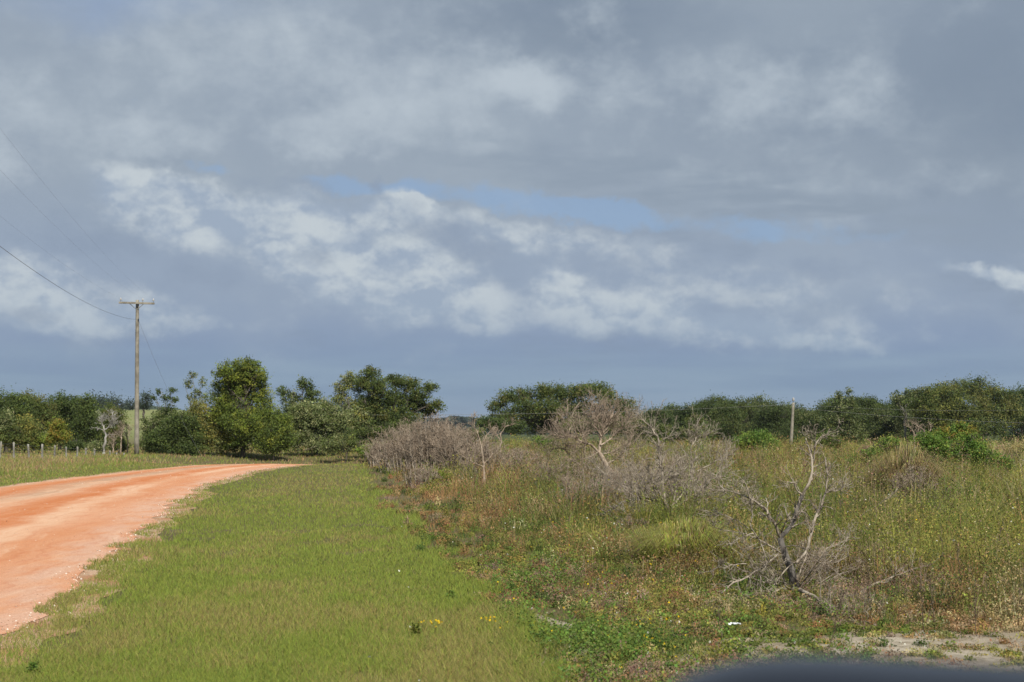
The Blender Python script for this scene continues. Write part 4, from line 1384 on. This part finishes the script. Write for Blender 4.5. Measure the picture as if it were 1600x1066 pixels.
dead_bush('broad domed grey dead bush below the big spreading oak, leftmost of the row', 632, 738, 100, 74, 70, 11)
dead_bush('tallest grey dead bush in the middle of the row beside the mown verge', 676, 742, 120, 88, 95, 12)
dead_bush('dead bush of fine twigs right of the tallest one', 722, 748, 90, 78, 70, 13)
dead_bush('low dead bush at the right end of the row left of the purple weeds', 762, 752, 70, 66, 45, 14)
dead_bush('small grey dead bush at the far left end of the row', 596, 728, 56, 44, 36, 20)
dead_bush('wide faint dead bush among purple weeds right of the crooked sapling', 812, 750, 60, 50, 44, 21)
dead_bush('broad brown twig thicket behind the left limbs of the arching dead tree', 930, 800, 120, 74, 46, 22, group=None)
dead_bush('tall brown twig thicket behind the trunk of the arching dead tree', 1045, 808, 150, 100, 60, 23, group=None)
dead_bush('sparse brown twigs in the purple weeds between the row and the tangled dead tree', 868, 772, 90, 56, 34, 24, group=None)
dead_bush('low tangle of bare twigs around the foot of the nearest dead tree', 1226, 925, 250, 90, 22, 35, group=None, root_=.1)
dead_bush('grey twig tangle at the right of the nearest dead tree by the sand', 1330, 960, 110, 50, 14, 26, group=None)
dead_bush('low twiggy dead bush in front of the row beside the yellow green bush', 655, 762, 60, 38, 26, 15)
dead_bush('low grey twig thicket between the two arching dead trees', 965, 792, 120, 66, 60, 16, group=None)
dead_bush('grey twig thicket at the right foot of the arching dead tree', 1095, 800, 90, 60, 40, 17, group=None)
dead_bush('small tuft of grey twigs left under the arching dead tree', 985, 838, 60, 34, 30, 18, group=None)
dead_bush('brown twig tangle inside the dry brown grass clump', 1425, 790, 80, 60, 30, 19, group=None)

ident = lambda x, y: (x, y)
dead_tree('dead_sapling', 'pale crooked dead sapling at the right end of the dead bushes', 40, ident, [(757, 745), (755, 715), (752, 696)], .03, .02,
          [([(752, 696), (748, 680), (741, 668), (742, 654)], .017, .01, .1), ([(752, 698), (760, 680), (770, 668)], .014, .008, .1), ([(756, 730), (735, 720), (722, 712)], .018, .008, -.3), ([(757, 725), (775, 705), (782, 700)], .018, .008, .3)], 40, 31, tw=(.2, .7), twr=.006, dark=False)
dead_tree('dead_sapling', 'bent pale dead sapling against the dark shrub left of the middle oak', 75, ident, [(780, 715), (783, 690), (782, 676)], .05, .035,
          [([(782, 680), (786, 670), (796, 664), (806, 662)], .03, .012, .1), ([(782, 690), (775, 676), (779, 665)], .03, .012, .1)], 24, 32, tw=(.3, .8), twr=.009, dark=False)
dead_tree('dead_sapling', 'pale forked dead sapling behind the bright green bushes', 76, ident, [(1451, 716), (1450, 695), (1449, 680)], .05, .035,
          [([(1449, 682), (1445, 674), (1436, 668), (1428, 660)], .03, .012, .1), ([(1450, 690), (1438, 682), (1432, 676)], .025, .01, .1), ([(1449, 680), (1455, 670), (1452, 662)], .025, .01, .1)], 24, 33, tw=(.3, .8), twr=.009, dark=False)
dead_tree('dead_sapling', 'slim pale dead sapling left of the forked one behind the bushes', 78, ident, [(1430, 716), (1429, 690), (1427, 674)], .045, .03,
          [([(1427, 676), (1422, 668), (1419, 661)], .025, .01, .1), ([(1428, 684), (1434, 676), (1436, 666)], .025, .01, .1)], 20, 34, tw=(.3, .7), twr=.009, dark=False)


def Z4(x, y):
    return x / 6.667, 640 + y / 6.667


t_ = dead_tree('forked_tree', 'bare white trunked tree with a crooked fork behind the fence', 97, Z4, [(1080, 515), (1083, 440), (1085, 380), (1094, 310), (1106, 270)], .115, .07,
               [([(1106, 270), (1088, 240), (1082, 190), (1066, 140), (1058, 60)], .06, .02, .3), ([(1088, 236), (1100, 205), (1132, 178), (1162, 150), (1176, 90), (1170, 30)], .05, .02, -.2),
                ([(1100, 280), (1125, 262), (1140, 258)], .03, .015, 0), ([(1162, 150), (1180, 120)], .03, .02, 0)], 60, 41, tw=(.3, 1.1), twr=.011, dark=False, cat='tree')
for i_, (xx_, yy_) in enumerate([(1262, 280), (1332, 300), (1180, 380)]):
    dead_tree('thin_tree', ['slim pale trunked sapling left of the utility pole', 'slimmer pale sapling just left of the utility pole', 'short pale stem between the white forked trunk and the slim sapling'][i_], 99 + i_, Z4,
              [(xx_ - 6, 430), (xx_, 360), (xx_ + 3, yy_)], .05, .035, [([(xx_ + 3, yy_), (xx_ + 8, yy_ - 60), (xx_ - 4, yy_ - 120)], .03, .012, .2), ([(xx_, yy_ + 20), (xx_ - 20, yy_ - 30)], .02, .01, .2)],
              30, 42 + i_, tw=(.3, .9), twr=.010, dark=False, cat='tree')
for M_ in (bpy.data.objects,):
    for o in M_:
        if o.name.startswith(('branches', 'trunk')) and o.parent and o.parent.name.startswith(('forked_tree',)):
            o.data.materials[0] = M_whitebark


def branch(name, label, pts, conv, Y, r0, r1, dy, seed, tw=30, cat='fallen branch'):
    r = np.random.default_rng(seed)
    q_ = limb(pts, conv, Y, dy, 12, r)
    g_ = H(q_[:, 0], q_[:, 1])
    q_[:, 2] = np.maximum(q_[:, 2], g_ + .01)
    mb = MB()
    RD = np.linspace(r0, r1, 12)[None]
    tubes(mb, q_, RD, (.5, .5, .5), 6)
    if tw:
        b1, q1 = spawn(q_[None], RD, tw, .06, .4, 45, .1, .25, r=r)
        tubes(mb, b1, np.maximum(q1, .002), (.5, .5, .5), 4)
        b2, q2 = spawn(b1, q1, tw * 3, .04, .18, 45, .1, .25, m=4, r=r)
        tubes(mb, b2, np.maximum(q2, .0015), (.5, .5, .5), 3)
    return tag(mb.build(name, M_dead, smooth=True), label, cat)


branch('fallen_branch', 'long pale fallen branch lying in the weeds right of the nearest dead tree', [(720, 735), (760, 695), (850, 662), (920, 630), (1010, 612)], Z5, 13.6, .014, .006, .8, 51, 26)
branch('fallen_branch', 'grey twiggy fallen branch sloping down right from the foot of the nearest dead tree', [(500, 705), (560, 735), (620, 770), (690, 800), (750, 850), (795, 892)], Z5, 13.4, .02, .006, -1.6, 52, 60)
branch('dead_branch', 'lone pale stick rising from the weeds below the dry brown clump', [(715, 435), (760, 400), (815, 366), (850, 345), (886, 308)], Z5, 22, .008, .006, -.4, 53, 6)
branch('fallen_branch', 'short grey branch poking from the weeds left of the dry weed stalks', [(740, 560), (780, 520), (820, 500)], lambda x, y: Z5(x - 60, y - 30), 17, .008, .004, .3, 54, 10)
branch('fallen_log', 'pale crooked log lying under the mossy tree by the road bend', [(478, 703), (490, 700), (502, 694), (512, 695), (500, 699), (484, 704)][:4], ident, 101.5, .08, .05, .4, 55, 12, 'log')
# upright dry stalks
rs = np.random.default_rng(77)
SK = [(1286, 1020, -28, 100), (1437, 984, 4, 118), (1452, 975, 2, 90), (1518, 990, 3, 80), (1125, 1000, 2, 46), (1582, 962, -14, 90), (1378, 872, -14, 66), (1415, 880, -3, 70), (1315, 862, 3, 80), (1305, 880, 6, 96), (1498, 930, 5, 88), (1548, 900, -8, 80), (1592, 1000, -4, 110), (1470, 905, 4, 78), (1225, 900, 3, 60), (880, 780, 0, 50), (1356, 960, 8, 74)]
SL = ['tallest thin dark stalk in the green weeds right of the long fallen branch', 'shorter dark stalk beside the tallest one right of the fallen branch', 'dark stalk halfway between the tallest stalk and the right edge',
      'short dark stalk standing just left of the white litter', 'leaning dark stalk near the right edge above the sand', 'leaning dark stalk below the tip of the lone pale stick', 'thin dark stalk right of the leaning one below the pale stick',
      'dark stalk right of the nearest dead tree, left one of a pair', 'dark stalk right of the nearest dead tree, right one of a pair', 'dark stalk above the halfway stalk at the right',
      'slightly leaning dark stalk in the green weeds toward the right edge', 'dark stalk nearest the right edge of the picture', 'dark stalk right of the long fallen branch, behind the tallest stalk',
      'short dark stalk just left of the trunk of the nearest dead tree', 'small dark stalk in the red brown weeds left of the tangled dead tree', 'dark stalk between the foot of the nearest dead tree and the tallest stalk']
for i_, (px, py, lx, hp) in enumerate(SK):
    Y = EYE * F / (py - 675)
    s = Y / F
    x0 = (px - 800) * s
    b = np.array([x0, Y, float(H(x0, Y))])
    q_ = np.linspace(0, 1, 8)[:, None] * np.array([-lx * s * (1 if lx > 6 else 1), rs.normal() * .05, hp * s]) + b
    if lx == -28:
        q_ = np.linspace(0, 1, 8)[:, None] * np.array([28 * s, .05, hp * s]) + b
    q_[1:] += rs.normal(size=(7, 3)) * .006
    mb = MB()
    RD = np.linspace(.0042, .0016, 8)[None] * (Y / 12) ** .5
    tubes(mb, q_, RD, (.5, .5, .5), 5)
    b1, q1 = spawn(q_[None], RD, 26, .03, .17, 35, .35, .2, tmin=.3, r=rs)
    tubes(mb, b1, np.maximum(q1, .0014), (.5, .5, .5), 3)
    K = np.array([(.15, .11, .07)])
    leaves(mb, b1[:, -1] + rs.normal(size=(26, 3)) * .006, .006, K, r=rs)
    o = mb.build('dry_stalk', M_stalk if i_ else M_stalk, smooth=True) if 'M_stalk' in globals() else None
    if o is None:
        M_stalk = bark_mat('dark_stalk', (.06, .045, .03), (.17, .13, .09), 30)
        o = mb.build('dry_stalk', M_stalk, smooth=True)
    tag(o, 'leaning dark dry stalk below the nearest dead tree at the edge of the sand' if i_ == 0 else SL[i_ - 1], 'dry stalk', None if i_ == 0 else 'upright dry weed stalks')


# ================================================================ poles, wires, fence
def prim(name, bmf, mt, parent, smooth=False):
    import bmesh
    bm = bmesh.new()
    bmf(bm, bmesh)
    me = bpy.data.meshes.new(name)
    bm.to_mesh(me)
    bm.free()
    o = bpy.data.objects.new(name, me)
    C.objects.link(o)
    o.parent = parent
    me.materials.append(mt)
    if smooth:
        for p in me.polygons:
            p.use_smooth = True
    return o


def lathe(prof, k=14):
    def f(bm, bmesh):
        rows = [[bm.verts.new((r_ * math.cos(2 * math.pi * i / k), r_ * math.sin(2 * math.pi * i / k), z)) for i in range(k)] for r_, z in prof]
        for a, b in zip(rows, rows[1:]):
            for i in range(k):
                bm.faces.new((a[i], a[(i + 1) % k], b[(i + 1) % k], b[i]))
        bm.faces.new(rows[-1])
        bm.faces.new(rows[0][::-1])
    return f


def box(sx, sy, sz, bev=.01):
    def f(bm, bmesh):
        bmesh.ops.create_cube(bm, size=1)
        for v in bm.verts:
            v.co.x *= sx
            v.co.y *= sy
            v.co.z *= sz
        bmesh.ops.bevel(bm, geom=bm.edges[:], offset=bev, segments=2, affect='EDGES')
    return f


M_porc = plain('porcelain', (.38, .37, .35), .3)
M_metal = plain('galvanised', (.20, .20, .19), .5, .7)
M_hole = plain('dark_iron', (.03, .03, .03), .6, .5)
M_wire = plain('wire_metal', (.045, .045, .045), .6, .3)
M_wirel = plain('bright_wire', (.22, .22, .20), .5, .3)
M_wireg = plain('faded_wire', (.14, .15, .17), .6, .2)

PY = 95.0
pb_ = W(213.5, 712, PY)
ph = float(W(210, 469, PY)[2])
pole = empty('utility_pole', (pb_[0], PY, float(H(pb_[0], PY))), 'tall wooden utility pole with a crossarm beside the orange road', 'utility pole')
hgt = ph - pole.location.z
prof = [(.165 - .055 * i / 12 + .004 * math.sin(i * 2.1), hgt * i / 12) for i in range(13)]
po = prim('pole', lathe(prof, 16), M_pole, pole, True)
po.rotation_euler = (0, -R(.7), 0)
tipx = -math.sin(R(.7)) * hgt
arm = prim('crossarm', box(2.36, .11, .13, .012), M_pole, pole)
arm.location = (tipx, -.17, hgt - .22)
arm.rotation_euler = (0, R(.8), R(8))
ins = []
for dx_ in (-1.05, .40, 1.10):
    i_ = prim('insulator', lathe([(.014, 0), (.014, .10), (.055, .10), (.075, .13), (.055, .16), (.062, .19), (.04, .22), (.045, .25), (.02, .27)], 12), M_porc, pole, True)
    i_.location = (tipx + dx_ * math.cos(R(8)), -.17 + dx_ * math.sin(R(8)), hgt - .155 - dx_ * math.sin(R(.8)))
    ins.append(Vector(pole.location) + i_.location + Vector((0, 0, .22)))
for sgn in (-1, 1):
    b_ = prim('brace', box(.62, .02, .04, .004), M_metal, pole)
    b_.location = (tipx + sgn * .25, -.12, hgt - .46)
    b_.rotation_euler = (0, sgn * R(-42) * 1, R(4))
b_ = prim('bracket', box(.16, .08, .20, .01), M_hole, pole)
b_.location = (tipx + .02, -.15, hgt - .40)
b_ = prim('spool_bracket', lathe([(.03, -.06), (.05, -.05), (.03, 0), (.05, .05), (.03, .06)], 10), M_hole, pole)
b_.location = (tipx + .12, -.12, hgt - 1.35)


def wire(name, label, p0, p1, sag, rad, mt=None, parent=None, n=50):
    t = np.linspace(0, 1, n)[:, None]
    p0, p1 = np.array(p0, float), np.array(p1, float)
    q_ = p0 * (1 - t) + p1 * t
    q_[:, 2] -= 4 * sag * (t * (1 - t))[:, 0]
    mb = MB()
    tubes(mb, q_, np.full((1, n), rad), (.1, .1, .1), 5)
    o = mb.build(name, mt or M_wire, parent, smooth=True)
    return o if parent else tag(o, label, 'power line', 'overhead wires')


far_end = [(-6.9, -12, 10.4), (-5.1, -12, 10.4), (-3.9, -12, 10.4)]
for k_, lab in enumerate(['overhead wire from the left end of the crossarm out past the left edge', 'overhead wire from the middle insulator of the crossarm out past the left edge', 'overhead wire from the right end of the crossarm, highest at the left edge']):
    wire('power_line', lab, ins[k_], far_end[k_], 1.3, .0019, M_wireg)
spool = Vector(pole.location) + b_.location
wire('power_line', 'lowest and darkest overhead wire running from below the crossarm to the left edge', spool, (-5.6, -12, 9.6), 2.1, .008, M_wireg)
gx_ = (318 - 800) / F * 97
wire('guy_wire', '', spool, (gx_, 97, float(H(gx_, 97))), .45, .007, M_wireg, pole)

# far small pole
FY = 130.0
fb = W(1235.5, 702, FY)
fp = empty('utility_pole', (fb[0], FY, float(H(fb[0], FY))), 'short leaning wooden pole standing in the field in front of the treeline', 'utility pole')
fh = float(W(1240, 629, FY)[2]) - fp.location.z
fo = prim('pole', lathe([(.16 - .04 * i / 8, fh * i / 8) for i in range(9)], 12), M_pole, fp, True)
fo.rotation_euler = (0, R(4.0), 0)
fi = prim('insulator', lathe([(.02, 0), (.02, .12), (.09, .14), (.13, .22), (.09, .32), (.12, .38), (.05, .46)], 12), M_porc, fp, True)
fi.location = (math.sin(R(4)) * fh, 0, math.cos(R(4)) * fh)
tp_ = Vector(fp.location) + fi.location
wire('power_line', 'pale wire running left from the far small pole across the middle oak', tp_ + Vector((0, -.14, -.15)), W(425, 648, 104), .35, .010, M_wirel)
wire('power_line', 'upper pale wire running right from the far small pole before the treeline', tp_ + Vector((0, -.14, -.15)), W(1760, 634, 118), .5, .008, M_wirel)
wire('power_line', 'lower pale wire sloping down right from the far small pole to the right edge', tp_ + Vector((0, -.14, -.45)), W(1760, 663, 118), .4, .011, M_wirel)
pr = wire('fence_rail', '', W(1233, 701, FY - .2), W(1262, 702.5, FY - .2), .0, .05, M_post)
tag(pr, 'short pale rail lying at the foot of the far small pole', 'rail')
del pr['group']

# fence on the left
FP = [(-22, 689, 77), (0, 690, 78), (22.5, 691, 79), (46.5, 694, 80.5), (66.5, 694, 79), (85, 696, 84), (104, 698, 83), (120.5, 698, 86), (134.5, 700, 89), (148, 701, 90), (171.5, 704, 91), (181.5, 707, 90), (194, 708, 93)]
fen = empty('wire_fence', (W(100, 710, 84)[0], 84, 0), 'old wire fence with pale weathered posts in the tall grass at the left', 'fence')
rp = np.random.default_rng(8)
tops = []
for px, py, Y in FP:
    tpt = W(px, py, Y)
    z0 = float(H(tpt[0], Y)) - .25
    h_ = tpt[2] - z0
    r_ = .045 + .014 * rp.random()
    ps = prim('fence_post', lathe([(r_ * (1.05 - .1 * i / 5 + .03 * rp.normal()), h_ * i / 5) for i in range(6)], 9), M_post, fen, True)
    ps.location = Vector((tpt[0], Y, z0)) - fen.location
    ps.rotation_euler = (rp.normal() * .03, rp.normal() * .035, rp.random() * 3)
    tops.append(Vector((tpt[0], Y, tpt[2])))
for k_ in range(4):
    mb = MB()
    for a_, b2_ in zip(tops, tops[1:]):
        f_ = (.12 + .24 * k_)
        pa, pb3 = Vector(a_), Vector(b2_)
        pa.z -= f_ * .9
        pb3.z -= f_ * .9
        pa.y -= .07
        pb3.y -= .07
        tubes(mb, np.array([pa, (pa + pb3) / 2 - Vector((0, 0, .015)), pb3]), np.full((1, 3), .006), (.1, .1, .1), 4)
    mb.build('fence_wire', M_metal, fen)

# scrap of litter
mb = MB()
lp = W(1148, 985, EYE * F / 310)
n = 14
uu, vv = np.meshgrid(np.linspace(-1, 1, n), np.linspace(-1, 1, n))
rl = np.random.default_rng(4)
zz = .022 + .018 * (fbm(uu * 2 + 5, vv * 2, .6, 4) - .3) * 2
V = np.stack([lp[0] + uu * .045 * (1 + .15 * np.sin(vv * 4)), lp[1] + vv * .032, float(H(lp[0], lp[1])) + .055 + zz], -1).reshape(-1, 3)
V2 = V - np.array([0, 0, .003])
i = (np.arange(n - 1)[:, None] * n + np.arange(n - 1)[None]).ravel()
T = np.concatenate([np.stack([i, i + 1, i + n + 1], -1), np.stack([i, i + n + 1, i + n], -1)])
mb.add(V, T, (.8, .8, .8))
mb.add(V2, T[:, ::-1], (.8, .8, .8))
tag(mb.build('litter', plain('white_paper', (.72, .74, .74), .6)), 'crumpled white scrap of litter on the ground left of the sandy patch', 'litter')

# small dark weed tufts standing out on the mown verge
for (px, py, lab) in ((652, 993, 'dark green broad leaved weed on the mown verge beside yellow flowers'), (705, 935, 'sprawling bright green weed on the mown verge near the brush'), (62, 1050, 'bushy green weed at the road corner in the lower left')):
    Y = EYE * F / (py - 675)
    x0 = (px - 800) / F * Y
    mb = MB()
    herb(mb, x0 + rs.normal(size=16) * .003, Y + rs.normal(size=16) * .003, np.full(16, .12 if px == 652 else .09), np.full(16, 0 if px == 652 else 6), 14 if px == 652 else 10, np.full(16, .007), rs, .35 if px == 652 else .7)
    tag(mb.build('weed', M_leaf), lab, 'weed')

# ================================================================ car mirror, right beside the lens
M_car = plain('dark_car_paint', (.006, .008, .014), .4, 0, .3, .25)
M_mglass = plain('mirror_glass', (.6, .62, .65), .03, 1.0)
M_rub = plain('black_plastic', (.02, .02, .021), .55)
cm_ = empty('car_door_mirror', (.185, .62, 1.4062), 'blurred dark blue car door mirror cutting into the bottom right of the picture', 'car mirror')


def sq(a, b, c, e=3.4, back=1.0):
    def f(bm, bmesh):
        bmesh.ops.create_icosphere(bm, subdivisions=5, radius=1)
        for v in bm.verts:
            p = v.co
            k = (abs(p.x) ** e + abs(p.y) ** 2.4 + abs(p.z) ** e) ** (-1 / 3.0)
            x, y, z = p.x * k * a, p.y * k * b, p.z * k * c
            if y < -b * .62:
                y = -b * .62
            v.co = (x, y, z)
    return f


ho = prim('housing', sq(.142, .075, .092), M_car, cm_, True)
ho.rotation_euler = (0, R(2.2), R(-6))
gl = prim('mirror_glass', sq(.122, .004, .074), M_mglass, cm_, True)
gl.location = (.004, -.050, 0)
gl.rotation_euler = (0, R(2.2), R(-6))
ar = prim('arm', box(.16, .05, .045, .02), M_rub, cm_)
ar.location = (.16, -.01, -.075)
ar.rotation_euler = (0, R(12), 0)
dr = prim('door_panel', box(.05, 1.1, .78, .022), M_car, cm_)
dr.location = (.262, -.35, -.49)

# ================================================================ hazy air
mz, q, out = mat('hazy_air')
pv = q.n('ShaderNodeVolumePrincipled')
pv.inputs['Color'].default_value = (.80, .87, 1.0, 1)
pv.inputs['Density'].default_value = .00009
pv.inputs['Anisotropy'].default_value = .3
mz.node_tree.links.new(pv.outputs[0], out.inputs['Volume'])
mb = MB()
V = np.array([(x, y, z) for x in (-14500, 14500) for y in (-500, 14500) for z in (-3, 70)], float)
T = [(0, 1, 3), (0, 3, 2), (4, 6, 7), (4, 7, 5), (0, 4, 5), (0, 5, 1), (2, 3, 7), (2, 7, 6), (0, 2, 6), (0, 6, 4), (1, 5, 7), (1, 7, 3)]
mb.add(V, T, (.5, .5, .5))
tag(mb.build('haze', mz), 'thin bluish haze in the air towards the horizon', 'haze', kind='stuff')
scene.cycles.volume_bounces = 0
